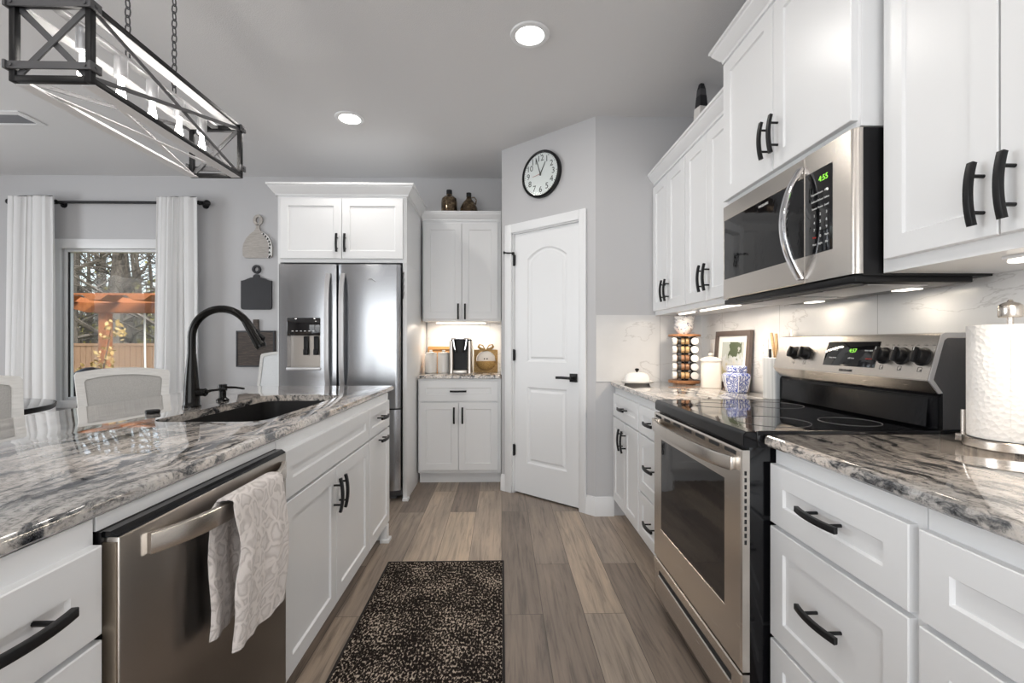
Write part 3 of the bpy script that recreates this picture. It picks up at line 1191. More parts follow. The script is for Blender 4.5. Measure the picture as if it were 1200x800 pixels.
def under_light(name, label, x0, x1, y0, y1, z, k=1.0):
    root = T(name, label, 'light', ((x0 + x1) / 2, (y0 + y1) / 2, z - 0.016), group=None)
    g = G(); g.box(x0, x1, y0, y1, z - 0.008, z, 0.002)
    g.build('housing', MAT['trim'], root)
    g = G(); g.box(x0 + 0.006, x1 - 0.006, y0 + 0.006, y1 - 0.006, z - 0.016, z - 0.008, 0.003)
    g.build('diffuser', MAT['bar'], root)
    L = max(x1 - x0, y1 - y0)
    lamp('bar_glow', 'AREA', ((x0 + x1) / 2, (y0 + y1) / 2, z - 0.019), UNDER_W * L * k, (1.0, 0.86, 0.70), (0, 0, 0), x1 - x0, y1 - y0)


under_light('cabinet_light', 'lit light bar under the cabinet in the far right corner', 1.085, 1.115, 2.58, 2.80, UZ0)
under_light('cabinet_light', 'lit light bar under the wall cabinet just beyond the microwave', 1.085, 1.115, 2.08, 2.50, UZ0, 1.1)
under_light('cabinet_light', 'lit light bar under the nearest right wall cabinet', 1.12, 1.16, 0.62, 1.0, UZ0 + 0.003, 0.6)
under_light('cabinet_light', 'lit light bar above the coffee maker', -0.60, -0.14, 4.15, 4.19, 1.378)

# ---- island (faces +x): local x runs away from the camera
IX, IN = -0.69, R(90)
wI = 0.6
y_dw0, y_dw1 = 0.79, 1.408
base_cab('white island drawer cabinet nearest the viewer, left of the dishwasher', (IX, y_dw0 - 0.004 - wI, 0), IN, wI, 0.6, [
    ('w', 0.015, wI - 0.004, 0.693, 0.842, (wI - 0.15, 0.775, False)),
    ('w', 0.015, wI - 0.004, 0.40, 0.683, (wI - 0.15, 0.55, False)),
    ('w', 0.015, wI - 0.004, 0.125, 0.39, (wI - 0.15, 0.27, False))])
sb = 2.325 - y_dw1 - 0.004
sink_cab = base_cab('white island sink cabinet with false front over two doors beside the dishwasher', (IX, y_dw1 + 0.004, 0), IN, sb, 0.42, [
    ('f', 0.01, sb - 0.004, 0.693, 0.845, None),
    ('d', 0.01, sb / 2 - 0.002, 0.125, 0.683, (sb / 2 - 0.03, 0.575, True)),
    ('d', sb / 2 + 0.002, sb - 0.004, 0.125, 0.683, (sb / 2 + 0.03, 0.575, True))], h=0.66)
ec = 2.755 - 2.327
endc = base_cab('narrow white island cabinet with drawer and pull-out door at the far end', (IX, 2.327, 0), IN, ec, 0.6, [
    ('slim', 0.004, ec - 0.015, 0.693, 0.845, (ec / 2, 0.775, False)),
    ('d', 0.004, ec - 0.015, 0.125, 0.683, (ec / 2, 0.655, False))], h=0.66)
g = G(); g.box(0, ec, 0, 0.05, 0.66, 0.885); g.box(ec - 0.018, ec, 0.05, 0.6, 0.66, 0.885); g.box(ec, ec + 0.012, -0.004, 0.6, 0, 0.885, 0.001)
g.build('face_frame', MAT['cab'], endc)
g = G()
g.box(ec - 0.03, ec + 0.012, -0.01, 0.03, 0.0, 0.1, 0.001)
g.box(ec - 0.045, ec + 0.024, -0.024, 0.03, 0.0, 0.02, 0.004)
g.build('foot', MAT['cab'], endc)
bp_ = T('island_back_panel', 'white panelled back of the island facing the stools', 'cabinet', (-1.42, 1.2, 0))
g = G(); g.box(-1.44, -1.29, -0.3, 2.765, 0, 0.885)
g.build('panel', MAT['cab'], bp_)
g = G(); g.box(-1.455, -1.44, -0.3, 2.765, 0.0, 0.12, 0.003)
g.build('plinth', MAT['cab'], bp_)
g = G(); g.box(0, sb, 0, 0.05, 0.66, 0.885)
g.build('face_frame', MAT['cab'], sink_cab)


# ---- worktops
def slab_rings(x0, x1, y0, y1, z0, z1, r, e=0.012):
    rings = []
    for ins, z in ((e * 0.6, z0), (0.0, z0 + e * 0.55), (0.0, z1 - e), (e * 0.3, z1 - e * 0.3), (e, z1)):
        rings.append([(x, y, z) for x, y in rrect(x0 + ins, x1 - ins, y0 + ins, y1 - ins, max(r - ins, 0.003), 6)])
    return rings


ct = G(); ct.loft(slab_rings(0.745, WR - 0.009, 0.0, Y_R0 - 0.004, 0.89, 0.92, 0.02))
tag(ct.build('countertop', MAT['granite']), 'cream and charcoal streaked granite worktop nearest the viewer holding the paper towels', 'countertop')
ct = G(); ct.loft(slab_rings(0.745, WR - 0.009, Y_R1 + 0.003, YP - 0.009, 0.89, 0.92, 0.008))
tag(ct.build('countertop', MAT['granite']), 'granite worktop beyond the range holding the spice rack and ginger jar', 'countertop')
ct = G(); ct.loft(slab_rings(-0.697, -0.0095, 3.795, YB - 0.009, 0.89, 0.92, 0.004))
tag(ct.build('countertop', MAT['granite']), 'small granite worktop under the coffee maker', 'countertop')
# island worktop with the sink cut-out
SX0, SX1, SY0, SY1 = -1.21, -0.818, 1.575, 2.385
g = G()
x0, x1, y0, y1, z0, z1, e = -1.77, -0.684, -0.35, 2.925, 0.885, 0.914, 0.012
outer = slab_rings(x0, x1, y0, y1, z0, z1, 0.02, e)
inner_top = [(x, y, z1) for x, y in rrect(SX0, SX1, SY0, SY1, 0.07, 6)]
inner_bot = [(x, y, z0) for x, y in rrect(SX0, SX1, SY0, SY1, 0.07, 6)]
g.loft(outer + [inner_top, inner_bot], torus=True)
tag(g.build('countertop', MAT['granite']), 'long granite island worktop with the sink set into it', 'countertop')

# sink
s = T('kitchen_sink', 'dark undermount sink sunk in the island worktop', 'sink', ((SX0 + SX1) / 2, (SY0 + SY1) / 2, 0.68))
g = G()
m_ = 0.006
rings = []
for ins, z, r in ((-0.012, 0.884, 0.08), (-0.012, 0.676, 0.08), (0.03, 0.672, 0.06)):
    rings.append([(x, y, z) for x, y in rrect(SX0 + ins, SX1 - ins, SY0 + ins, SY1 - ins, r, 6)])
inn = []
for ins, z, r in ((0.0, 0.884, 0.07), (0.004, 0.70, 0.07), (0.04, 0.682, 0.05)):
    inn.append([(x, y, z) for x, y in rrect(SX0 + ins, SX1 - ins, SY0 + ins, SY1 - ins, r, 6)])
g.loft(rings[::-1] + inn)
g.build('bowl', MAT['sink'], s)
g = G(); g.lathe([(0.0, 0.0), (0.042, 0.0), (0.045, 0.003), (0.03, 0.004), (0.028, 0.001), (0, 0.001)], ((SX0 + SX1) / 2 - 0.05, (SY0 + SY1) / 2, 0.6825), 20)
g.build('drain', MAT['chrome'], s)

# faucet
FX, FY_ = -1.30, 1.945
f = T('kitchen_faucet', 'tall dark bronze gooseneck faucet behind the island sink', 'faucet', (FX, FY_, 0.914), R(-4), local=True)
g = G(); g.lathe([(0.0, 0.0), (0.034, 0.0), (0.034, 0.006), (0.031, 0.01), (0.030, 0.03), (0.027, 0.09), (0.021, 0.17), (0.0165, 0.215), (0.0165, 0.222)], n=28)
g.build('body', MAT['bronze'], f)
g = G()
pts = [(0, 0, 0.215), (0, 0, 0.27)]
for i in range(0, 19):
    a = R(180 - i * 8.6)
    pts.append((0.128 + 0.128 * math.cos(a), 0, 0.293 + 0.118 * math.sin(a)))
g.tube(pts, 0.0155, 16)
g.build('spout', MAT['bronze'], f)
e_ = Vector(pts[-1]); d_ = (Vector(pts[-1]) - Vector(pts[-2])).normalized()
g = G()
g.cyl(e_ - d_ * 0.02, e_ + d_ * 0.03, 0.0165, 0.019, 18); g.cyl(e_ + d_ * 0.03, e_ + d_ * 0.1, 0.019, 0.0225, 18); g.cyl(e_ + d_ * 0.1, e_ + d_ * 0.112, 0.0225, 0.019, 18)
sh = g.build('spray_head', MAT['bronze'], f)
g = G(); q = e_ + d_ * 0.05 + Vector((0.02, 0, 0.008)); g.tube([q - d_ * 0.02, q, q + d_ * 0.028 + Vector((0.006, 0, 0.004)), q + d_ * 0.034], [0.004, 0.007, 0.007, 0.004], 8)
g.build('spray_button', MAT['plastic'], sh)
g = G(); g.cyl((0.02, 0, 0.062), (0.058, 0, 0.062), 0.0165, 0.0155, 16); g.cyl((0.058, 0, 0.062), (0.064, 0, 0.062), 0.0175, 0.012, 16)
g.tube([(0.055, 0, 0.062), (0.085, 0, 0.07), (0.145, 0, 0.077)], [0.008, 0.0055, 0.0045], 10)
g.build('lever', MAT['bronze'], f)

f = T('soap_dispenser', 'short dark bronze soap pump beside the faucet', 'soap dispenser', (-1.305, 2.165, 0.914), R(0), local=True)
g = G(); g.lathe([(0, 0), (0.027, 0), (0.027, 0.006), (0.018, 0.012), (0.015, 0.016), (0.015, 0.045), (0.019, 0.048), (0.019, 0.072), (0.017, 0.076)], n=20)
g.build('body', MAT['bronze'], f)
g = G(); g.tube([(0.01, 0, 0.062), (0.06, 0, 0.061), (0.1, 0, 0.055)], [0.006, 0.005, 0.0045], 10)
g.build('spout', MAT['bronze'], f)
g = G(); g.lathe([(0, 0), (0.022, 0), (0.024, 0.003), (0.024, 0.011), (0.021, 0.014)], (-1.33, 1.77, 0.914), 24)
tag(g.build('disposal_button', MAT['plastic']), 'small round black push button on the island worktop left of the faucet', 'button')

# ---- coffee bar cabinets
cx0, cx1 = -0.697, -0.004
cwid = cx1 - cx0
base_cab('white coffee bar base cabinet with one drawer over two doors on the back wall', (cx0, 3.83, 0), 0, cwid, YB - 3.83 - 0.010, [
    ('w', 0.012, cwid - 0.03, 0.70, 0.868, (cwid / 2 - 0.01, 0.785, False)),
    ('d', 0.012, cwid / 2 - 0.012, 0.125, 0.69, (cwid / 2 - 0.045, 0.585, True)),
    ('d', cwid / 2 - 0.008, cwid - 0.03, 0.125, 0.69, (cwid / 2 + 0.025, 0.585, True))])
wall_cab('white two door wall cabinet above the coffee maker carrying the brown jugs', (cx0 + 0.002, 4.03, 0), 0, cwid - 0.004, YB - 4.03, 1.378, 2.262,
         twodoors(cwid - 0.004, 1.395, 2.235, 1.46, 0.012, 0.03), cpath=[(0, 0), (cwid - 0.004, 0)], cz=2.258)

# ---- refrigerator enclosure
fx0, fx1, fy = -1.668, -0.712, 3.44
fr = T('refrigerator_enclosure', 'white cabinet surround with two doors above the steel refrigerator', 'cabinet', (fx0, fy, 0), local=True)
fw_ = fx1 - fx0
dp = YB - fy - 0.003
g = G(); g.box(0, fw_, 0, dp, 1.785, 2.285)
g.build('carcass', MAT['cab'], fr)
for a, b in ((0, 0.019), (fw_ - 0.03, fw_)):
    g = G(); g.box(a, b, 0, dp, 0, 1.785, 0.001)
    if a > 0:
        g.box(a - 0.002, b + 0.012, -0.01, 0.05, 0, 0.02, 0.003)
    g.build('side_panel', MAT['cab'], fr)
fronts(fr, [('d', 0.025, fw_ / 2 - 0.002, 1.812, 2.262, (fw_ / 2 - 0.03, 1.925, True)), ('d', fw_ / 2 + 0.002, fw_ - 0.025, 1.812, 2.262, (fw_ / 2 + 0.03, 1.925, True))])
crown(fr, [(0, dp - 0.001), (0, 0), (fw_, 0), (fw_, 0.525)], 2.28, 1.12)

# ================================================================== APPLIANCES
# ---- range (y from Y_R0 to Y_R1, front at x = 0.70)
ra = T('electric_range', 'stainless electric range with black glass cooktop and rear knobs', 'range', (1.0, (Y_R0 + Y_R1) / 2, 0))
ya, yb = Y_R0 + 0.001, Y_R1 - 0.001
g = G()
g.box(0.715, 1.30, ya + 0.004, yb - 0.004, 0.06, 0.885, 0.002)
g.box(0.76, 1.28, ya + 0.03, yb - 0.03, 0.0, 0.06)
g.build('body', MAT['enamel'], ra)
# cooktop frame with a raised black front nose
g = G()
g.prism([(0.70, 0.88), (0.695, 0.886), (0.695, 0.918), (0.703, 0.927), (0.735, 0.9275), (0.735, 0.88)], 'y', ya, yb, 0.002)
g.box(0.735, 1.275, ya, ya + 0.016, 0.88, 0.9275, 0.002)
g.box(0.735, 1.275, yb - 0.016, yb, 0.88, 0.9275, 0.002)
g.build('cooktop_frame', MAT['enamel'], ra)
g = G(); g.box(0.733, 1.275, ya + 0.014, yb - 0.014, 0.90, 0.9265)
ck = g.build('cooktop_glass', MAT['bglass'], ra)
for bx, by, br_ in ((1.13, 1.46, 0.085), (1.13, 1.86, 0.10), (0.88, 1.47, 0.11), (0.88, 1.87, 0.075)):
    g = G()
    ring = []
    for i in range(40):
        a = 2 * PI * i / 40
        ring.append((bx + br_ * math.cos(a), by + br_ * math.sin(a), 0.9266))
    g.tube(ring, 0.0012, 5, closed=True)
    g.build('burner_ring', MAT['greywood'], ck)
# oven door
g = G()
wy0, wy1, wz0, wz1 = 1.40, 1.965, 0.372, 0.765
dxf, dxb = 0.69, 0.715
ry0, ry1, rz0, rz1 = ya + 0.003, yb - 0.003, 0.232, 0.872


def rectring(x, a, b, c, d):
    return [(x, a, c), (x, b, c), (x, b, d), (x, a, d)]


g.loft([rectring(dxb, ry0, ry1, rz0, rz1), rectring(dxf + 0.004, ry0, ry1, rz0, rz1), rectring(dxf, ry0 + 0.004, ry1 - 0.004, rz0 + 0.004, rz1 - 0.004),
        rectring(dxf, wy0, wy1, wz0, wz1), rectring(dxf + 0.004, wy0 + 0.004, wy1 - 0.004, wz0 + 0.004, wz1 - 0.004)])
od = g.build('oven_door', MAT['steel'], ra)
g = G(); g.box(dxf + 0.0015, dxf + 0.0035, wy0 + 0.002, wy1 - 0.002, wz0 + 0.002, wz1 - 0.002)
g.build('window', MAT['bglass'], od)
for k in range(7):
    g = G()
    y = ry0 + 0.03 + k * (ry1 - ry0 - 0.06) / 6.6
    g.box(dxf - 0.0012, dxf + 0.004, y, y + 0.068, rz1 - 0.019, rz1 - 0.008)
    g.build('vent_slot', MAT['void'], od)
for k in range(11):
    g = G()
    g.box(dxf + 0.010, dxf + 0.016, ry0 - 0.0012, ry0 + 0.004, 0.80 - k * 0.02, 0.812 - k * 0.02)
    g.build('side_slot', MAT['void'], od)
g = G()
pts = []
for i in range(21):
    s = -1 + 2 * i / 20
    pts.append((dxf - 0.012 - 0.034 * (1 - s ** 4) , (ry0 + ry1) / 2 + s * 0.345, 0.828))
g.tube(pts, 0, flat=(0.021, 0.008), up=(0, 0, 1))
for s in (-1, 1):
    y = (ry0 + ry1) / 2 + s * 0.338
    g.box(dxf - 0.016, dxf + 0.002, y - 0.01, y + 0.01, 0.809, 0.847, 0.003)
g.build('handle', MAT['steel'], od)
g = G()
g.loft([rectring(0.715, ry0, ry1, 0.062, 0.224), rectring(0.694, ry0, ry1, 0.062, 0.224), rectring(0.69, ry0 + 0.004, ry1 - 0.004, 0.066, 0.220)])
dw_ = g.build('storage_drawer', MAT['steel'], ra)
g = G(); g.box(0.6885, 0.70, 1.36, 1.985, 0.168, 0.186)
g.build('finger_recess', MAT['void'], dw_)
g = G(); g.prism([(0.69, 0.142), (0.6835, 0.15), (0.6835, 0.166), (0.69, 0.168)], 'y', 1.36, 1.985)
g.build('grip_lip', MAT['steel'], dw_)
# backguard
g = G()
g.prism([(1.272, 0.925), (1.268, 0.93), (1.268, 1.022), (1.278, 1.036), (1.34, 1.036), (1.34, 0.925)], 'y', ya, yb, 0.002)
g.prism([(1.262, 0.93), (1.258, 0.934), (1.266, 1.016), (1.27, 1.016)], 'y', ya + 0.03, yb - 0.03)
g.build('backguard', MAT['enamel'], ra)
prof = [(1.268, 1.034), (1.238, 1.072), (1.276, 1.206), (1.286, 1.212), (1.37, 1.212), (1.37, 1.03)]
g = G(); g.prism(prof, 'y', ya + 0.002, yb, 0.0015)
cp = g.build('control_panel', MAT['steel'], ra)
g = G(); g.prism([(1.268, 1.034), (1.238, 1.072), (1.276, 1.206), (1.286, 1.212), (1.37, 1.212), (1.37, 1.198), (1.295, 1.198), (1.284, 1.19), (1.252, 1.075), (1.28, 1.036)], 'y', ya - 0.002, ya + 0.002)
g.build('end_trim', MAT['inner'], cp)
g = G(); g.prism([(1.281, 1.037), (1.254, 1.076), (1.285, 1.188), (1.296, 1.196), (1.37, 1.196), (1.37, 0.93), (1.281, 0.93)], 'y', ya - 0.001, ya + 0.002)
g.build('end_cap', MAT['greywood'], cp)
pu = Vector((1.276 - 1.238, 0, 1.206 - 1.072)).normalized()
pn = Vector((-pu.z, 0, pu.x))          # out of the panel towards the cook
pr = Vector((0, -1, 0))


def onp(y, s, d=0.0):
    return Vector((1.238, y, 1.072)) + pu * s + pn * d


PM = Matrix(((pr.x, pu.x, pn.x, 0), (pr.y, pu.y, pn.y, 0), (pr.z, pu.z, pn.z, 0), (0, 0, 0, 1)))
g = G(); g.M = Matrix.Translation(onp(1.622, 0.0725)) @ PM
g.box(-0.122, 0.122, -0.045, 0.047, -0.004, 0.0015, 0.001)
dsp = g.build('display', MAT['bglass'], cp)
text('clock_digits', '4:57', 0.02, onp(1.61, 0.085, 0.0016), pr, pu, MAT['green'], dsp)
for k, (y, s, t_) in enumerate(((1.70, 0.087, 'bake broil'), (1.54, 0.087, 'timer start'), (1.70, 0.058, 'keep warm'), (1.61, 0.058, 'self clean'), (1.53, 0.058, 'cancel off'))):
    text('button_print', t_, 0.008, onp(y, s, 0.0016), pr, pu, MAT['inkr'] if k == 4 else MAT['inkw'], dsp)
text('lettering', 'FRIGIDAIRE', 0.0125, onp(1.622, 0.012, 0.0004), pr, pu, MAT['inkd'], cp)
for y in (1.925, 1.855, 1.473, 1.405, 1.335):
    g = G(); g.M = Matrix.Translation(onp(y, 0.071)) @ PM
    g.lathe([(0.0, -0.004), (0.027, -0.004), (0.028, 0.003), (0.024, 0.006), (0.0225, 0.022), (0.020, 0.026), (0.0, 0.026)], n=24)
    g.box(-0.007, 0.007, -0.023, 0.023, 0.02, 0.034, 0.003)
    kn = g.build('knob', MAT['plastic'], cp)
    g = G(); g.M = Matrix.Translation(onp(y, 0.071)) @ PM
    g.box(-0.0012, 0.0012, 0.012, 0.022, 0.0335, 0.0345)
    g.build('pointer', MAT['inkw'], kn)
    g = G(); g.M = Matrix.Translation(onp(y, 0.071)) @ PM
    for a, b, c, d in ((-0.007, 0.007, -0.046, -0.0448), (-0.007, 0.007, -0.0332, -0.032), (-0.007, -0.0058, -0.046, -0.032), (0.0058, 0.007, -0.046, -0.032), (0.001, 0.0061, -0.043, -0.040)):
        g.box(a, b, c, d, -0.001, 0.0003)
    g.build('burner_mark', MAT['inkd'], cp)
    for a, b in ((-0.03, -0.022), (0.02, 0.03), (-0.006, 0.006)):
        g = G(); g.M = Matrix.Translation(onp(y, 0.071)) @ PM
        g.box(a, b, 0.036, 0.0375, -0.001, 0.0003)
        g.build('setting_mark', MAT['inkd'], cp)

# ---- microwave
MX = 0.985
mw = T('microwave_oven', 'stainless over-the-range microwave with black glass door and curved handle', 'microwave', (1.18, (Y_M0 + Y_M1) / 2, 1.352))
m0, m1 = Y_M0 + 0.002, Y_M1 - 0.002
g = G(); g.box(MX + 0.022, WR - 0.002, m0, m1, 1.37, 1.784, 0.002)
g.build('case', MAT['plastic'], mw)
YS = 1.462
g = G()
gz0, gz1 = 1.462, 1.722


def mring(x, i, a, b, c, d):
    return [(x, a + i, c + i), (x, b - i, c + i), (x, b - i, d - i), (x, a + i, d - i)]


fz0, fz1 = 1.376, 1.784
g.loft([mring(MX + 0.022, 0, YS + 0.001, m1, fz0, fz1), mring(MX + 0.003, 0, YS + 0.001, m1, fz0, fz1), mring(MX, 0.003, YS + 0.001, m1, fz0, fz1),
        [(MX, YS + 0.004, gz0), (MX, 2.003, gz0), (MX, 2.003, gz1), (MX, YS + 0.004, gz1)],
        [(MX + 0.003, YS + 0.006, gz0 + 0.002), (MX + 0.003, 2.001, gz0 + 0.002), (MX + 0.003, 2.001, gz1 - 0.002), (MX + 0.003, YS + 0.006, gz1 - 0.002)]])
md = g.build('door', MAT['steel'], mw)
g = G(); g.box(MX + 0.0012, MX + 0.0032, YS + 0.003, 2.002, gz0 + 0.001, gz1 - 0.001)
g.build('window', MAT['bglass'], md)
text('lettering', 'FRIGIDAIRE', 0.0125, (MX + 0.0008, 1.70, 1.702), (0, -1, 0), (0, 0, 1), MAT['inkw'], md)
g = G()
# control section with a rounded outer corner
pl = [(MX + 0.022, YS - 0.001), (MX, YS - 0.001), (MX, m0 + 0.018)]
for i in range(1, 7):
    a = R(90 * i / 6)
    pl.append((MX + 0.018 - 0.018 * math.cos(a), m0 + 0.018 - 0.018 * math.sin(a)))
pl.append((MX + 0.022, m0))
g.prism(pl, 'z', fz0, fz1)
cs = g.build('control_section', MAT['steel'], mw)
g = G(); g.box(MX - 0.0012, MX + 0.002, 1.338, YS - 0.002, gz0, gz1, 0.0008)
kp = g.build('keypad', MAT['bglass'], cs)
text('clock_digits', '4:55', 0.024, (MX - 0.0014, 1.375, 1.688), (0, -1, 0), (0, 0, 1), MAT['green'], kp)
rows = [('Popcorn', 'Potato', 'Melt'), ('Defrost', 'Reheat', 'Soften'), ('Sensor', 'Power', 'Level'), ('1', '2', '3'), ('4', '5', '6'), ('7', '8', '9'), ('Stop', '0', 'Start'), ('Vent', 'Light', '30s')]
for r_, tr in enumerate(rows):
    for c_, t_ in enumerate(tr):
        text('button_print', t_, 0.0085 if len(t_) > 1 else 0.012, (MX - 0.0014, 1.415 - c_ * 0.027, 1.648 - r_ * 0.0225), (0, -1, 0), (0, 0, 1), MAT['inkr'] if t_ == 'Stop' else MAT['inkw'], kp)
g = G()
pts = []
for i in range(25):
    s = -1 + 2 * i / 24
    pts.append((MX - 0.004 - 0.058 * (1 - s * s), 1.478, 1.572 + s * 0.18))
g.tube(pts, 0, flat=(0.015, 0.006), up=(0, 1, 0))
for s in (-1, 1):
    g.box(MX - 0.012, MX + 0.001, 1.465, 1.491, 1.572 + s * 0.172 - 0.012, 1.572 + s * 0.172 + 0.012, 0.003)
g.build('handle', MAT['chrome'], md)
g = G()
g.box(MX + 0.004, WR - 0.06, m0 + 0.004, m1 - 0.004, 1.352, 1.372, 0.003)
bt = g.build('vent_base', MAT['plastic'], mw)
g = G()
for a, b in ((1.30, 1.62), (1.66, 1.98)):
    g.box(1.06, 1.24, a, b, 1.349, 1.353, 0.001)
g.build('grease_filter', MAT['inner'], bt)
for y in (1.42, 1.85):
    g = G(); g.box(1.265, 1.305, y - 0.035, y + 0.035, 1.3485, 1.353, 0.001); g.build('cooktop_lamp', MAT['bar'], bt)
    lamp('cooktop_glow', 'AREA', (1.285, y, 1.347), 0.35, (1.0, 0.88, 0.72), (0, 0, 0), 0.04, 0.07)
g = G()
g.box(MX + 0.012, MX + 0.045, m0 + 0.03, m1 - 0.03, 1.349, 1.353)
for k in range(4):
    y = m0 + 0.05 + k * 0.17
    g.box(MX + 0.05, MX + 0.065, y, y + 0.14, 1.3485, 1.353)
g.build('front_grille', MAT['greywood'], bt)

# ---- dishwasher
DX = -0.655
dwh = T('dishwasher', 'stainless dishwasher in the island with a bowed bar handle', 'dishwasher', (-0.95, (y_dw0 + y_dw1) / 2, 0))
a, b = y_dw0 + 0.005, y_dw1 - 0.004
g = G()
g.box(-1.25, DX - 0.032, a, b, 0.1, 0.86)
g.box(-1.25, -0.76, a, b, 0.0, 0.1)
g.build('tub', MAT['plastic'], dwh)
g = G(); g.box(DX - 0.032, DX, a + 0.002, b, 0.115, 0.849, 0.004)
g.build('door', MAT['steeld'], dwh)
ddoor = bpy.data.objects[[o.name for o in dwh.children if o.name.startswith('door')][0]]
g = G()
g.prism([(DX - 0.034, 0.849), (DX - 0.002, 0.849), (DX - 0.004, 0.852), (DX - 0.014, 0.859), (DX - 0.034, 0.859)], 'y', a + 0.001, b)
g.box(DX - 0.033, DX - 0.026, a - 0.003, a + 0.002, 0.115, 0.859)
g.build('control_strip', MAT['enamel'], ddoor)
g = G(); g.box(DX - 0.0265, DX - 0.003, a - 0.0012, a + 0.003, 0.118, 0.84)
g.build('door_edge', mat('warm_brushed_edge', (0.50, 0.42, 0.33), 0.35, 0.9), ddoor)
g = G()
pts = []
HY0, HY1 = 0.855, 1.372
g2 = G(); g2.box(-0.73, -0.69, a - 0.003, b + 0.002, 0.8602, 0.8848); g2.build('top_filler', MAT['cab'], dwh)
for i in range(25):
    s = -1 + 2 * i / 24
    pts.append((DX + 0.006 + 0.048 * (1 - abs(s) ** 3.2), (HY0 + HY1) / 2 + s * (HY1 - HY0) / 2, 0.812))
g.tube(pts, 0, flat=(0.0195, 0.0075), up=(0, 0, 1))
g.build('handle', MAT['steel'], ddoor)

# towel over the dishwasher handle
tw = G()
hx = DX + 0.053
prof = []
for i in range(9):
    prof.append((hx - 0.021 + 0.004 * math.sin(i), 0.545 + i * (0.824 - 0.545) / 8))
for i in range(1, 8):
    t_ = R(180 - i * 180 / 8)
    prof.append((hx + 0.021 * math.cos(t_), 0.829 + 0.012 * math.sin(t_)))
nf = 14
for i in range(nf + 1):
    z = 0.829 - i * (0.829 - 0.515) / nf
    prof.append((hx + 0.021 + 0.012 * math.sin(PI * i / nf), z))
K = len(prof)
rings = []
rnd = random.Random(3)
for k, (x, z) in enumerate(prof):
    s = k / (K - 1)
    back = z < 0.815 and k < 9
    y0 = 0.985 if k < 9 else (1.005 + 0.005 * math.sin(k))
    y1 = 1.20 if k < 9 else 1.222 + 0.012 * (k - 16) / nf
    if k >= 16:
        y0 += 0.008 * math.sin((k - 16) * 0.5)
        y0 -= 0.012 * (k - 16) / nf
    M_ = 26
    front, rear = [], []
    for j in range(M_ + 1):
        u = j / M_
        y = y0 + (y1 - y0) * u
        amp = 0.0 if 9 <= k < 16 else min(1, abs((k - 16 if k >= 16 else 9 - k)) / 5)
        wv = amp * (0.006 * math.sin(u * 9 + 0.6) + 0.003 * math.sin(u * 23 + k * 0.2))
        hem = -0.012 * math.sin(u * 3.0) * (k - 16) / nf if k >= 16 else 0.01 * u * (9 - k) / 9 if k < 9 else 0
        th = 0.0035 if 0 < j < M_ else 0.001
        if k < 9:
            front.append((x + wv + th - 0.002, y, z - hem)); rear.append((x + wv - th - 0.002, y, z - hem))
        elif k < 16:
            t_ = R(180 - (k - 8) * 180 / 8)
            front.append((x - th * math.cos(t_), y, z - th * math.sin(t_))); rear.append((x + th * math.cos(t_), y, z + th * math.sin(t_)))
        else:
            front.append((x + wv - th, y, z + hem)); rear.append((x + wv + th, y, z + hem))
    rings.append(front + rear[::-1])
tw.loft(rings)
tag(tw.build('dish_towel', MAT['towel'], None, 60), 'cream embossed dish towel hanging over the dishwasher handle', 'towel')

# ---- refrigerator
fr_y = 3.40
rf = T('refrigerator', 'stainless french door refrigerator with ice and water dispenser', 'refrigerator', (-1.215, 3.8, 0))
ax, bx = -1.642, -0.752
g = G(); g.box(ax + 0.004, bx - 0.004, fr_y + 0.075, YB - 0.03, 0.03, 1.755, 0.004)
g.box(ax + 0.05, bx - 0.05, fr_y + 0.1, YB - 0.05, 0.0, 0.03)
g.box(bx - 0.06, bx - 0.004, fr_y + 0.02, fr_y + 0.12, 1.7555, 1.772, 0.003)
g.build('case', mat('dark_grey_case', (0.10, 0.10, 0.105), 0.45), rf)


def bowed(x0, x1, z0, z1, y, bul, depth, xr=0.012, n=10, hole=None):
    pts = [(x0, y + depth), (x0, y + xr)]
    for i in range(n + 1):
        s = i / n
        e = abs(2 * s - 1)
        pts.append((x0 + (x1 - x0) * s, y + xr * max(0, (e - 0.93) / 0.07) ** 2 - bul * (1 - e * e)))
    pts.append((x1, y + xr)); pts.append((x1, y + depth))
    return pts


seam = -1.217
dz = 0.70
g = G(); g.prism(bowed(seam + 0.004, bx, dz, 1.765, fr_y, 0.014, 0.07, n=24), 'z', dz, 1.765)
rd = g.build('fridge_door', MAT['steelv'], rf)
tag(rd, 'right hand refrigerator door with a small emblem')
# left door in strips around the dispenser
L0, L1, HZ0, HZ1 = -1.578, -1.335, 0.985, 1.37
g = G()
P_ = bowed(ax, seam - 0.004, dz, 1.765, fr_y, 0.010, 0.07, n=24)


def fy_at(x):
    e = abs(2 * (x - ax) / (seam - 0.004 - ax) - 1)
    return fr_y - 0.010 * (1 - e * e)


fl = [p for p in P_[2:-2]]


def strip(xa, xb, za, zb):
    pts = [(xa, fy_at(xa))] + [p for p in fl if xa < p[0] < xb] + [(xb, fy_at(xb))]
    pts = [(xa, fr_y + 0.07)] + pts + [(xb, fr_y + 0.07)]
    g.prism(pts, 'z', za, zb)


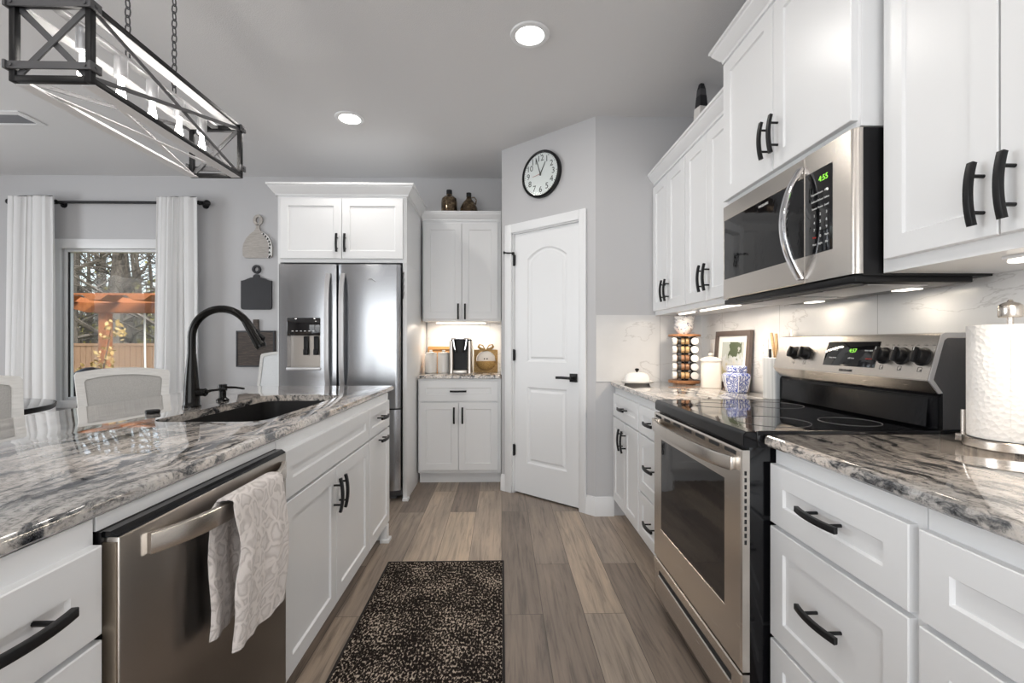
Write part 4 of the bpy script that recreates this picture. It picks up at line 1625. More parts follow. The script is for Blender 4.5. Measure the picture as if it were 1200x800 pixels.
strip(ax, L0, dz, 1.765); strip(L1, seam - 0.004, dz, 1.765); strip(L0, L1, HZ1, 1.765); strip(L0, L1, dz, HZ0)
ld = g.build('fridge_door', MAT['steelv'], rf)
g = G()
g.box(L0, L1, fr_y + 0.055, fr_y + 0.069, HZ0, HZ1)
ds = g.build('dispenser_recess', MAT['steeld'], ld)
g = G(); g.box(L0 + 0.001, L1 - 0.001, fr_y - 0.012, fr_y + 0.05, HZ1 - 0.13, HZ1 - 0.001, 0.004)
g.build('dispenser_panel', MAT['bglass'], ld)
dpn = [o for o in rf.children_recursive if o.name.startswith('dispenser_panel')][0]
g = G()
for k in range(6):
    g.box(L0 + 0.035 + k * 0.03, L0 + 0.05 + k * 0.03, fr_y - 0.0128, fr_y - 0.011, HZ1 - 0.10, HZ1 - 0.095)
g.build('dispenser_buttons', MAT['inkw'], ld)
for x in (L0 + 0.10, L0 + 0.175):
    g = G(); g.box(x, x + 0.035, fr_y + 0.035, fr_y + 0.045, HZ1 - 0.26, HZ1 - 0.135, 0.004); g.box(x, x + 0.035, fr_y + 0.025, fr_y + 0.045, HZ1 - 0.275, HZ1 - 0.23, 0.006)
    g.build('dispenser_paddle', MAT['plastic'], ld)
g = G(); g.box(L0 - 0.004, L1 + 0.004, fr_y - 0.016, fr_y + 0.054, HZ0, HZ0 + 0.02, 0.003)
g.build('drip_tray', MAT['inner'], ld)
for x, dr_ in ((-1.274, ld), (-1.168, rd)):
    g = G()
    pts = []
    for i in range(25):
        s = -1 + 2 * i / 24
        pts.append((x + (0.012 if x < -1.2 else -0.004) * 0 , fr_y - 0.014 - 0.042 * (1 - abs(s) ** 5), 1.27 + s * 0.425))
    g.tube(pts, 0, flat=(0.0165, 0.007), up=(1, 0, 0))
    for s in (-1, 1):
        g.box(x - 0.013, x + 0.013, fr_y - 0.024, fr_y + 0.01, 1.27 + s * 0.41 - 0.014, 1.27 + s * 0.41 + 0.014, 0.003)
    g.build('handle', MAT['inner'], dr_)
g = G(); g.prism(bowed(ax, bx, 0.09, 0.69, fr_y, 0.014, 0.07, n=24), 'z', 0.09, 0.69)
fz = g.build('freezer_drawer', MAT['steelv'], rf)
g = G(); g.tube([(ax + 0.08, fr_y - 0.005, 0.64), (ax + 0.1, fr_y - 0.05, 0.64), (bx - 0.1, fr_y - 0.05, 0.64), (bx - 0.08, fr_y - 0.005, 0.64)], 0, flat=(0.016, 0.007), up=(0, 0, 1))
g.build('handle', MAT['inner'], fz)
g = G()
g.tube([(-0.985 + 0.06 * (i / 8) , fr_y - 0.0155 - 0.0005, 1.645 + 0.01 * math.sin(i / 8 * PI * 1.5)) for i in range(9)], [0.001, 0.003, 0.004, 0.004, 0.004, 0.0035, 0.003, 0.0022, 0.001], 8)
g.build('emblem', MAT['chrome'], rd)
g = G()
for k in range(4):
    g.tube([(bx + 0.012 + 0.004 * math.sin(k), fr_y + 0.03, 1.70 - k * 0.05), (bx + 0.02, fr_y + 0.03, 1.715 - k * 0.05), (bx + 0.014, fr_y + 0.03, 1.665 - k * 0.05)], 0.003, 6)
g.build('hinge_cover', MAT['greywood'], rf)

# ================================================================== COFFEE BAR THINGS
CT = 0.92
tr = T('bamboo_tray', 'honey bamboo tray leaning behind the white canisters at the coffee bar', 'tray', (-0.575, 4.24, CT))
g = G()
g.M = Matrix.Translation((-0.565, 4.262, CT + 0.001)) @ Matrix.Rotation(R(-8), 4, 'X')
w_, h_ = 0.128, 0.235
o_ = [(x, z) for x, z in rrect(-w_, w_, 0, h_, 0.012, 4)]
i_ = [(x, z) for x, z in rrect(-w_ + 0.026, w_ - 0.026, 0.026, h_ - 0.026, 0.01, 4)]
g.loft([[(x, 0.022, z) for x, z in o_], [(x, 0, z) for x, z in o_], [(x, 0, z) for x, z in i_], [(x, 0.014, z) for x, z in i_]])
g.build('tray_body', MAT['honey'], tr)
cn = None
for k, x in enumerate((-0.634, -0.520)):
    lab = ['white ceramic canister on the left in front of the bamboo tray', 'white ceramic canister touching the coffee maker side of the bamboo tray'][k]
    if cn is None:
        cn = T('canister', lab, 'canister', (x, 4.10, CT), 0, 'coffee bar canisters', local=True)
        g = G(); g.lathe([(0, 0), (0.05, 0), (0.054, 0.004), (0.0545, 0.16), (0.052, 0.166), (0.0, 0.166)], n=32)
        g.build('jar_body', MAT['ceramic'], cn)
        g = G(); g.lathe([(0, 0.1665), (0.05, 0.1665), (0.054, 0.17), (0.053, 0.18), (0.02, 0.184), (0.012, 0.188), (0.015, 0.198), (0.012, 0.204), (0, 0.205)], n=32)
        g.build('lid', MAT['ceramic'], cn)
    else:
        dup(cn, (x, 4.10, CT), 0, lab)
# coffee maker
cm = T('coffee_maker', 'black and silver single cup coffee maker on the coffee bar', 'coffee maker', (-0.365, 4.08, CT), 0, local=True)
g = G()
pl = [(0.10, -0.02), (0.10, 0.11), (-0.10, 0.11), (-0.10, -0.02)]
g.loft([[(x, y, z) for x, y in rrect(-0.095, 0.095, 0.0, 0.135, 0.03, 4)] for z in (0, 0.29)] + [[(x, y, 0.3) for x, y in rrect(-0.085, 0.085, 0.01, 0.125, 0.028, 4)]])
g.build('rear_body', MAT['plastic'], cm)
g = G()
for sx in (-1, 1):
    g.loft([[(x, y, z) for x, y in rrect(min(sx * 0.098, sx * 0.062), max(sx * 0.098, sx * 0.062), -0.055, 0.10, 0.012, 3)] for z in (0.0, 0.285)])
g.build('side_panels', MAT['steeld'], cm)
g = G()
g.loft([[(x, y, z) for x, y in rrect(-h, h, -0.085, 0.06, 0.03, 4)] for h, z in ((0.045, 0.185), (0.055, 0.24), (0.062, 0.30))])
hd = g.build('brew_head', MAT['plastic'], cm)
g = G(); g.tube([(-0.075, 0.02, 0.30), (-0.07, -0.06, 0.303), (-0.03, -0.092, 0.305), (0.03, -0.092, 0.305), (0.07, -0.06, 0.303), (0.075, 0.02, 0.30)], 0, flat=(0.007, 0.011), up=(0, 0, 1))
g.tube([(-0.058, -0.088, 0.295), (-0.05, -0.09, 0.24), (-0.042, -0.088, 0.205)], 0, flat=(0.006, 0.004), up=(1, 0, 0))
g.tube([(0.058, -0.088, 0.295), (0.05, -0.09, 0.24), (0.042, -0.088, 0.205)], 0, flat=(0.006, 0.004), up=(1, 0, 0))
g.build('lift_handle', MAT['chrome'], hd)
g = G(); g.box(-0.062, 0.062, -0.095, 0.02, 0.0, 0.03, 0.006); g.build('drip_tray', MAT['steeld'], cm)
g = G(); g.loft([[(x, y, z) for x, y in rrect(-0.09, 0.09, -0.05, 0.12, 0.04, 4)] for z in (0.3005, 0.306)] + [[(x, y, 0.312) for x, y in rrect(-0.07, 0.07, -0.03, 0.10, 0.04, 4)]])
g.build('lid', MAT['inner'], cm)
# ornament: square gold wicker frame with a bow and a bowl-like pocket
og = T('wicker_ornament', 'gold wicker square ornament with bow top and white centre beside the coffee maker', 'ornament', (-0.145, 4.16, CT), 0, local=True)
g = G()
o_ = [(x, z) for x, z in rrect(-0.108, 0.108, 0, 0.205, 0.008, 4)]
ci = [(0.088 * math.cos(R(a)), 0.11 + 0.083 * math.sin(R(a))) for a in [(-45 + 360 * i / 20 + 0) for i in range(20)]]
ci = [(0.09 * math.cos(R(-45 + 18 * i)), 0.11 + 0.085 * math.sin(R(-45 + 18 * i))) for i in range(20)]
g.loft([[(x, 0.02, z) for x, z in o_], [(x, 0, z) for x, z in o_], [(x, 0, z) for x, z in ci], [(x, 0.02, z) for x, z in ci]], torus=True)
g.build('frame', MAT['goldbead'], og)
for s in (-1, 1):
    g = G(); g.tube([(s * 0.005, 0.01, 0.205), (s * 0.03, 0.004, 0.245), (s * 0.06, 0.006, 0.252), (s * 0.068, 0.01, 0.232), (s * 0.045, 0.012, 0.212), (s * 0.01, 0.01, 0.204)], 0, flat=(0.004, 0.011), up=(1, 0, 0))
    g.build('bow_loop', MAT['goldbead'], og)
g = G(); g.sphere((0, 0.012, 0.11), 0.083, 24, 12); g.bm.verts.ensure_lookup_table()
for v in g.bm.verts:
    v.co.y = 0.012 + (v.co.y - 0.012) * 0.3
g.build('white_centre', MAT['ceramic'], og)
g = G()
rings = []
for i in range(7):
    a = R(-4 - 86 * i / 6)
    r_, z = 0.094 * math.cos(a), 0.108 + 0.09 * math.sin(a)
    rings.append([(r_ * math.cos(t), -0.002 - max(0.3, abs(math.cos(a))) * 0.06 * max(0, math.sin(t)) , z) for t in [PI * j / 14 for j in range(15)]] + [(r_ * math.cos(t) * 0.9, 0.0, z) for t in [PI * (14 - j) / 14 for j in range(15)]])
g.loft(rings)
g.build('pocket', MAT['goldbead'], og)
g = G()
for x in (-0.012, 0.012):
    g.cyl((x - 0.006, -0.016, 0.122), (x + 0.006, -0.016, 0.122), 0.006, n=8)
g.build('dark_marks', MAT['inkd'], og)
# jugs on the coffee cabinet
jz = 4.03
jug_z = 2.263
j = T('glass_jug', 'taller brown mottled glass jug with straight shoulders on the coffee cabinet', 'jug', (-0.478, 4.17, jug_z), 0, 'jugs on the coffee cabinet', local=True)
g = G(); g.lathe([(0, 0), (0.068, 0), (0.073, 0.008), (0.073, 0.20), (0.066, 0.235), (0.045, 0.255), (0.026, 0.262), (0.024, 0.30)], n=32)
g.build('jug_body', MAT['mercury'], j)
g = G(); g.lathe([(0.024, 0.272), (0.026, 0.274), (0.026, 0.312), (0.0, 0.313)], n=20); g.build('dark_neck', MAT['void'], j)
j = T('glass_jug', 'rounder brown mottled glass jug with a loop handle on the coffee cabinet', 'jug', (-0.300, 4.17, jug_z), 0, 'jugs on the coffee cabinet', local=True)
g = G(); g.lathe([(0, 0), (0.055, 0), (0.075, 0.03), (0.083, 0.09), (0.078, 0.15), (0.058, 0.195), (0.032, 0.225), (0.022, 0.24), (0.02, 0.28)], n=32)
g.build('jug_body', MAT['mercury'], j)
g = G(); g.lathe([(0.020, 0.25), (0.023, 0.252), (0.023, 0.288), (0.0, 0.289)], n=20); g.build('dark_neck', MAT['void'], j)
g = G(); g.tube([(0.02, 0, 0.245), (0.05, 0, 0.25), (0.068, 0, 0.225), (0.062, 0, 0.185)], 0.006, 8); g.build('handle', MAT['mercury'], j)

# ================================================================== WALL CLOCK
ck = T('wall_clock', 'round black rimmed wall clock with large numerals above the pantry door', 'clock', (ux * 0.41, YA + uy * 0.41, 2.444), AA, local=True)
CR = 0.172
g = G(); g.M = Matrix.Rotation(R(90), 4, 'X')
g.lathe([(0, 0), (CR, 0), (CR + 0.003, 0.008), (CR + 0.002, 0.032), (CR - 0.006, 0.038), (CR - 0.014, 0.036), (CR - 0.017, 0.026), (0, 0.026)], n=56)
g.build('rim', MAT['plastic'], ck)
g = G(); g.M = Matrix.Rotation(R(90), 4, 'X')
g.lathe([(0, 0.0262), (CR - 0.0175, 0.0262), (CR - 0.0175, 0.0272), (0, 0.0272)], n=48)
dial = g.build('dial', mat('white_clock_dial', (0.84, 0.84, 0.85), 0.3), ck)
for h in range(1, 13):
    a = R(90 - 30 * h)
    rr = CR * 0.67
    text('numeral', str(h), 0.062, (rr * math.cos(a), -0.0273, rr * math.sin(a)), (1, 0, 0), (0, 0, 1), MAT['inkd'], dial)
g = G()
for k in range(60):
    a = R(6 * k)
    r0, r1 = CR * (0.84 if k % 5 else 0.82), CR * 0.875
    d = Vector((math.cos(a), 0, math.sin(a))); p = Vector((-math.sin(a), 0, math.cos(a))) * (0.0012 if k % 5 else 0.0025)
    g.poly([d * r0 + p + Vector((0, -0.0276, 0)), d * r1 + p + Vector((0, -0.0276, 0)), d * r1 - p + Vector((0, -0.0276, 0)), d * r0 - p + Vector((0, -0.0276, 0))])
g.build('minute_marks', MAT['inkd'], dial, 0)


def hand(deg, L, back, wd, y, m, nm):
    a = R(90 - deg)
    d = Vector((math.cos(a), 0, math.sin(a))); p = Vector((-math.sin(a), 0, math.cos(a)))
    g = G()
    pts = [d * -back + p * wd, d * L + p * wd * 0.45, d * L - p * wd * 0.45, d * -back - p * wd]
    g.loft([[q + Vector((0, y, 0)) for q in pts], [q + Vector((0, y - 0.0012, 0)) for q in pts]])
    return g.build(nm, m, ck)


hand(29, CR * 0.55, 0.012, 0.0048, -0.0290, MAT['inkd'], 'hour_hand')
hand(342, CR * 0.78, 0.014, 0.004, -0.0306, MAT['inkd'], 'minute_hand')
hand(262, CR * 0.42, 0.0, 0.0016, -0.0322, MAT['inkr'], 'second_hand')
g = G(); g.cyl((0, -0.028, 0), (0, -0.035, 0), 0.006, n=14); g.build('hub', MAT['inkd'], ck)
g = G(); g.M = Matrix.Rotation(R(90), 4, 'X')
g.lathe([(0, 0.0352), (CR - 0.016, 0.0352), (CR - 0.016, 0.0362), (0, 0.0362)], n=48)
g.build('glass_cover', MAT['glass'], ck)

# ================================================================== RIGHT WORKTOP THINGS
bd = T('butter_dish', 'white covered butter dish at the far end of the right worktop', 'butter dish', (0.885, 2.97, CT), R(-8), local=True)
g = G()
g.loft([[(x, y, z) for x, y in rrect(-a, a, -b, b, 0.03, 5)] for a, b, z in ((0.075, 0.045, 0), (0.095, 0.06, 0.006), (0.102, 0.066, 0.016), (0.099, 0.063, 0.017), (0.085, 0.05, 0.009))])
g.build('plate', MAT['ceramic'], bd)
g = G()
g.loft([[(x, y, z) for x, y in rrect(-a, a, -b, b, min(0.04, b), 5)] for a, b, z in ((0.080, 0.046, 0.010), (0.080, 0.046, 0.035), (0.072, 0.04, 0.055), (0.055, 0.028, 0.068), (0.03, 0.012, 0.074))])
g.build('cover', MAT['ceramic'], bd)
g = G(); g.lathe([(0.006, 0.072), (0.006, 0.08), (0.013, 0.086), (0.014, 0.093), (0.008, 0.098), (0, 0.099)], n=16)
g.build('dark_knob', MAT['bronze'], bd)

SRX, SRY, SRR = 1.182, 2.93, R(-12)
sr = T('spice_rack', 'revolving wooden spice rack in the right worktop corner', 'spice rack', (SRX, SRY, CT), SRR, local=True)
g = G(); g.lathe([(0, 0), (0.07, 0), (0.07, 0.006), (0.098, 0.008), (0.1, 0.012), (0.1, 0.022), (0.096, 0.025), (0, 0.025)], n=36); g.build('base', MAT['copper'], sr)
g = G(); g.lathe([(0, 0.305), (0.096, 0.305), (0.1, 0.308), (0.1, 0.317), (0.096, 0.32), (0, 0.32)], n=36); g.build('top', MAT['copper'], sr)
g = G(); g.box(-0.02, 0.02, -0.02, 0.02, 0.025, 0.305); g.build('column', MAT['plastic'], sr)
SR_Z = [0.058 + 0.0545 * k for k in range(5)]
for z in SR_Z:
    for q in (0, 1):
        g = G(); g.M = Matrix.Rotation(R(90 * q), 4, 'Z')
        ring = [( -0.052, -0.05 + 0.0255 * math.cos(2 * PI * i / 24), z + 0.0255 * math.sin(2 * PI * i / 24)) for i in range(24)]
        g.tube(ring, 0.0028, 6, closed=True)
        ring = [( -0.008, -0.05 + 0.0255 * math.cos(2 * PI * i / 24), z + 0.0255 * math.sin(2 * PI * i / 24)) for i in range(24)]
        g.tube(ring, 0.0028, 6, closed=True)
        g.box(-0.05, -0.006, -0.026, -0.02, z - 0.006, z + 0.006)
        g.build('jar_ring', MAT['plastic'], sr)
nth = ['bottom', 'second from bottom', 'middle', 'second from top', 'top']
protos = {}
for q in (0, 1):
    for k, z in enumerate(SR_Z):
        side = 'left column of the spice rack' if q == 0 else 'right column of the spice rack'
        lab = '%s jar in the %s' % (nth[k], side)
        sp = 'spice2' if k in (1, 2) else 'spice1'
        off = Matrix.Rotation(SRR + R(90 * q), 3, 'Z') @ Vector((0, -0.05, 0))
        loc = (SRX + off.x, SRY + off.y, CT + z)
        if sp not in protos:
            jr = T('spice_jar', lab, 'spice jar', loc, SRR + R(90 * q), 'jars in the spice rack', local=True)
            g = G(); g.cyl((-0.058, 0, 0), (0.018, 0, 0), 0.0215, n=20); g.build('glass_jar', MAT[sp], jr)
            g = G(); g.cyl((-0.048, 0, 0), (-0.030, 0, 0), 0.0219, n=20); g.build('dark_label', MAT['inkd'], jr)
            g = G(); g.M = Matrix.Translation((-0.058, 0, 0)) @ Matrix.Rotation(R(-90), 4, 'Y')
            g.lathe([(0, 0), (0.0232, 0), (0.0235, 0.002), (0.0235, 0.02), (0.0215, 0.023), (0, 0.0235)], n=24); g.build('lid', MAT['ceramic'], jr)
            protos[sp] = jr
        else:
            dup(protos[sp], loc, SRR + R(90 * q), lab)
bw = None
for k in range(4):
    lab = ['lowest small white patterned bowl on the spice rack', 'second lowest white patterned bowl in the stack on the spice rack', 'third white patterned bowl up in the stack on the spice rack', 'topmost white patterned bowl of the stack on the spice rack'][k]
    z = CT + 0.3205 + k * 0.0215
    if bw is None:
        g = G()
        g.lathe([(0, 0), (0.03, 0), (0.034, 0.006), (0.055, 0.03), (0.063, 0.048), (0.0615, 0.05), (0.058, 0.046), (0.05, 0.030), (0.03, 0.011), (0, 0.009)], n=32)
        bw = tag(g.build('small_bowl', MAT['spiral']), lab, 'bowl', 'bowls stacked on the spice rack')
        bw.location = (SRX - 0.004, SRY, z)
    else:
        c = bw.copy(); C.objects.link(c); c.location = (SRX - 0.004 + 0.002 * k, SRY, z); c['label'] = lab; c.rotation_euler = (0, 0, k * 1.1)

cn = T('tin_canister', 'cream square canister with a knobbed lid in front of the spice rack', 'canister', (1.235, 2.67, CT), R(-20), local=True)
g = G(); g.loft([[(x, y, z) for x, y in rrect(-a, a, -a, a, 0.018, 5)] for a, z in ((0.051, 0), (0.054, 0.003), (0.054, 0.148), (0.052, 0.152))]); g.build('box_body', MAT['cream'], cn)
g = G(); g.loft([[(x, y, z) for x, y in rrect(-a, a, -a, a, 0.018, 5)] for a, z in ((0.056, 0.1525), (0.057, 0.155), (0.057, 0.165), (0.05, 0.172), (0.03, 0.18), (0.015, 0.183))])
g.lathe([(0.012, 0.18), (0.01, 0.188), (0.016, 0.194), (0.015, 0.202), (0, 0.205)], n=16)
g.build('lid', MAT['cream'], cn)

# framed print leaning on the tile
pf = T('framed_print', 'framed landscape print in a dark brown frame leaning on the backsplash', 'picture', (1.35, 2.655, CT))
FYC, FWD, FHT = 2.655, 0.20, 0.335
tilt = Matrix.Translation((1.345, FYC, CT)) @ Matrix.Rotation(R(4.0), 4, 'Y')
g = G(); g.M = tilt
o_ = [(-FWD, 0.0), (FWD, 0.0), (FWD, FHT), (-FWD, FHT)]
i_ = [(-FWD + 0.03, 0.03), (FWD - 0.03, 0.03), (FWD - 0.03, FHT - 0.03), (-FWD + 0.03, FHT - 0.03)]
g.loft([[(0.004, y, z) for y, z in o_], [(-0.016, y, z) for y, z in o_], [(-0.016, y, z) for y, z in i_], [(0.0, y, z) for y, z in i_]], torus=True)
g.build('frame', mat('dark_brown_frame', (0.10, 0.075, 0.065), 0.4), pf)
g = G(); g.M = tilt; g.box(-0.004, 0.003, -FWD + 0.029, FWD - 0.029, 0.029, FHT - 0.029); g.build('mat_board', MAT['paper'], pf)
g = G(); g.M = tilt; g.box(-0.0048, -0.003, -FWD + 0.075, FWD - 0.075, 0.075, FHT - 0.065); g.build('print', MAT['art'], pf)
# ginger jar
gj = T('ginger_jar', 'blue and white hexagonal ginger jar in front of the framed print', 'jar', (1.255, 2.415, CT), R(12), local=True)


def hexring(r, z, n=6, rd=0.0):
    return [(r * math.cos(2 * PI * i / n), r * math.sin(2 * PI * i / n), z) for i in range(n)]


g = G(); g.loft([hexring(r, z) for r, z in ((0.048, 0), (0.052, 0.004), (0.060, 0.03), (0.069, 0.075), (0.072, 0.09), (0.068, 0.1), (0.05, 0.106), (0.05, 0.11))]); g.build('jar_body', MAT['bluewhite'], gj, 20)
g = G(); g.loft([hexring(r, z) for r, z in ((0.053, 0.1105), (0.054, 0.113), (0.053, 0.138), (0.046, 0.143))]); g.build('lid', MAT['bluewhite'], gj, 20)
for i in range(6):
    a = 2 * PI * i / 6
    g = G()
    g.tube([(r * math.cos(a), r * math.sin(a), z) for r, z in ((0.0535, 0.006), (0.0605, 0.03), (0.0695, 0.075), (0.0725, 0.09))], 0.0022, 6)
    g.build('white_rib', MAT['ceramic'], gj)

# utensil crock
cr = T('utensil_crock', 'tall grey ribbed square crock holding wooden utensils beside the range', 'crock', (1.305, 2.112, CT), R(0), local=True)
g = G()
g.loft([[(x, y, z) for x, y in rrect(-a, a, -a, a, 0.008, 3)] for a, z in ((0.05, 0), (0.053, 0.003), (0.056, 0.192), (0.054, 0.195), (0.05, 0.193), (0.047, 0.02))])
g.build('crock_body', MAT['crock'], cr)


def utensil(name, label, base, tip, wid, m, fl=(0.006, 0.004)):
    g = G()
    b, t_ = Vector(base), Vector(tip)
    d = t_ - b
    pts = [b + d * s for s in (0, 0.3, 0.6, 0.68, 0.8, 0.92, 1.0)]
    rad = [0.0055, 0.0055, 0.006, 0.012, wid, wid * 0.95, wid * 0.5]
    a = Vector((0.3, 1, 0)); a = (a - d.normalized() * a.dot(d.normalized())).normalized(); c = d.normalized().cross(a)
    rings = [[p + a * (r * math.cos(2 * PI * j / 10)) + c * (min(r, 0.0055) * math.sin(2 * PI * j / 10)) for j in range(10)] for p, r in zip(pts, rad)]
    g.loft(rings)
    return tag(g.build(name, m), label, name.split('_')[-1], 'utensils in the crock')


U0 = Vector((1.305, 2.112, CT + 0.022))
utensil('wooden_spatula', 'pale wooden spatula leaning to the left in the crock', U0 + Vector((0.02, 0.034, 0)), U0 + Vector((-0.012, 0.05, 0.29)), 0.021, MAT['spoon'])
utensil('wooden_spoon', 'wooden spoon in the middle of the crock', U0 + Vector((-0.012, 0.0, 0)), U0 + Vector((-0.018, 0.002, 0.285)), 0.02, MAT['spoon'])
utensil('wooden_fork', 'broad wooden fork leaning towards the range in the crock', U0 + Vector((0.012, -0.03, 0)), U0 + Vector((0.012, -0.045, 0.265)), 0.02, MAT['spoon'])
utensil('steel_ladle', 'steel ladle leaning to the wall in the crock', U0 + Vector((0.034, -0.02, 0)), U0 + Vector((0.042, -0.012, 0.30)), 0.024, MAT['inner'])
utensil('black_tongs', 'short black tongs at the front of the crock', U0 + Vector((-0.028, 0.028, 0)), U0 + Vector((-0.03, 0.03, 0.212)), 0.014, MAT['plastic'])

# wall outlets
for k, (y, lab) in enumerate(((2.94, 'white light switch plate on the tile beside the spice rack'), (2.365, 'white double outlet plate on the tile between the print and the crock'))):
    r_ = T('switch_plate' if k == 0 else 'wall_outlet', lab, 'switch' if k == 0 else 'outlet', (WR - 0.008, y, 1.15))
    g = G(); g.box(WR - 0.014, WR - 0.008, y - 0.038, y + 0.038, 1.092, 1.208, 0.003); g.build('plate', MAT['trim'], r_)
    if k:
        for z in (1.13, 1.17):
            g = G(); g.box(WR - 0.016, WR - 0.0135, y - 0.017, y + 0.017, z - 0.015, z + 0.015, 0.003); s_ = g.build('socket', MAT['paper'], r_)
            g = G()
            for q in (-0.006, 0.006):
                g.box(WR - 0.0166, WR - 0.0155, y + q - 0.001, y + q + 0.001, z - 0.003, z + 0.007)
            g.build('slot', MAT['inkd'], s_)
    else:
        g = G(); g.box(WR - 0.0165, WR - 0.0135, y - 0.016, y + 0.016, 1.118, 1.182, 0.002); g.build('rocker', MAT['paper'], r_)

# paper towel holder and roll
PX, PY = 1.262, 1.105
ph = T('paper_towel_holder', 'brushed steel upright paper towel holder on the near worktop', 'paper towel holder', (PX, PY, CT), local=True)
g = G(); g.lathe([(0, 0), (0.084, 0), (0.087, 0.003), (0.087, 0.021), (0.084, 0.024), (0, 0.024)], n=48); g.build('base', MAT['steel'], ph)
g = G(); g.cyl((0, 0, 0.024), (0, 0, 0.345), 0.006, n=12); g.build('post', MAT['steel'], ph)
g = G(); g.lathe([(0, 0.325), (0.021, 0.325), (0.0225, 0.328), (0.0225, 0.352), (0.021, 0.356), (0.016, 0.36), (0.006, 0.364), (0.004, 0.369), (0, 0.37)], n=28); g.build('finial', MAT['steel'], ph)
g = G(); av = Vector((-0.030, 0.086, 0)); g.box(-0.042, -0.015, 0.072, 0.098, 0.001, 0.02, 0.002); g.cyl(av + Vector((0, 0, 0.002)), av + Vector((0, 0, 0.085)), 0.0062, n=14)
g.build('tension_arm', MAT['steel'], ph)
g = G()
prof = []
for i in range(48):
    a = 2 * PI * i / 48
    prof.append((0.0785 * math.cos(a), 0.0785 * math.sin(a)))
inn = [(0.019 * math.cos(2 * PI * i / 48), 0.019 * math.sin(2 * PI * i / 48)) for i in range(48)]
q0, q1 = 0.026, 0.306
g.loft([[(x, y, q0) for x, y in inn], [(x * 0.985, y * 0.985, q0) for x, y in prof], [(x, y, q0 + 0.003) for x, y in prof], [(x, y, q1 - 0.003) for x, y in prof], [(x * 0.985, y * 0.985, q1) for x, y in prof], [(x, y, q1) for x, y in inn]], torus=True)
g.tube([(0.0795 * math.cos(R(a)), 0.0795 * math.sin(R(a)), 0.166) for a in (222, 228, 234, 240)], 0, flat=(0.14, 0.0008), up=(0, 0, 1))
o = tag(g.build('paper_towel_roll', MAT['ptowel']), 'white quilted paper towel roll on the steel holder', 'paper towels')
o.location = (PX, PY, CT)

# cone ornament on top of the far wall cabinets
cn = T('cone_ornament', 'slim black and white obelisk on top of the right wall cabinets', 'ornament', (1.2, 2.72, 2.2655), R(12), local=True)
for nm, m, rs in (('white_base', 'ceramic', ((0.036, 0.0), (0.033, 0.19), (0.029, 0.33))), ('dark_shaft', 'slate', ((0.026, 0.3305), (0.021, 0.40))), ('grey_band', 'greywood', ((0.0205, 0.4005), (0.018, 0.44))), ('dark_tip', 'slate', ((0.0175, 0.4405), (0.008, 0.487), (0.003, 0.493)))):
    g = G(); g.loft([[(-r, -r, z), (r, -r, z), (r, r, z), (-r, r, z)] for r, z in rs]); g.build(nm, MAT[m], cn)

# ================================================================== CEILING THINGS
def recessed(x, y, label, power):
    r_ = T('recessed_light', label, 'ceiling light', (x, y, CEIL - 0.012), 0, 'recessed ceiling lights', local=True)
    g = G(); g.lathe([(0.07, 0.0119), (0.098, 0.0119), (0.1, 0.009), (0.096, 0.003), (0.082, 0.0), (0.072, 0.003)], n=40, cap=False); g.build('trim_ring', MAT['trim'], r_)
    g = G(); g.lathe([(0, 0.003), (0.073, 0.003), (0.074, 0.006), (0.074, 0.0118), (0, 0.0118)], n=40); g.build('lens', MAT['lens'], r_)
    lamp('can_glow', 'AREA', (x, y, CEIL - 0.016), power, (1.0, 0.955, 0.90), (0, 0, 0), 0.14, shape='DISK')


recessed(0.142, 2.30, 'lit round recessed light straight above the aisle between island and range', CAN_W)
recessed(-1.05, 3.18, 'lit round recessed light before the refrigerator cabinet', CAN_W)
for k, (x, y) in enumerate(((0.142, 0.75), (0.142, -1.0), (-1.9, 0.2), (-1.9, -1.6), (-3.7, 0.4))):
    recessed(x, y, 'lit round recessed light behind the viewpoint', CAN_W)

v = T('air_vent', 'white ceiling air vent beyond the pendant at the upper left', 'vent', (-3.43, 3.23, CEIL - 0.012))
g = G()
g.loft([[(x, y, z) for x, y in ((-3.62 - i, 3.13 - i), (-3.24 + i, 3.13 - i), (-3.24 + i, 3.33 + i), (-3.62 - i, 3.33 + i))] for i, z in ((0.0, CEIL - 0.001), (0.0, CEIL - 0.006), (-0.03, CEIL - 0.012), (-0.035, CEIL - 0.012), (-0.04, CEIL - 0.003))], cap0=False, cap1=False)
g.build('vent_frame', MAT['trim'], v)
g = G(); g.box(-3.582, -3.278, 3.168, 3.292, CEIL - 0.0025, CEIL - 0.001); g.build('duct', MAT['void'], v)
for k in range(6):
    y = 3.18 + k * 0.02
    g = G(); g.prism([(y, CEIL - 0.003), (y + 0.004, CEIL - 0.003), (y + 0.01, CEIL - 0.011), (y + 0.006, CEIL - 0.011)], 'x', -3.58, -3.28); g.build('louvre', MAT['greywood'], v)

# ---- chandelier over the island
HX0, HX1, HY0_, HY1_, HZ0_, HZ1_ = -1.445, -1.208, 1.37, 2.16, 1.95, 2.19
hc = (HX0 + HX1) / 2
ch = T('linear_chandelier', 'black and grey open box chandelier with glowing bulbs on two chains', 'chandelier', (hc, (HY0_ + HY1_) / 2, HZ0_))
b_ = 0.018


def bar(g, p0, p1, a=b_ / 2, b=b_ / 2, up=(0, 0, 1)):
    g.tube([p0, p1], 0, flat=(a, b), up=up)


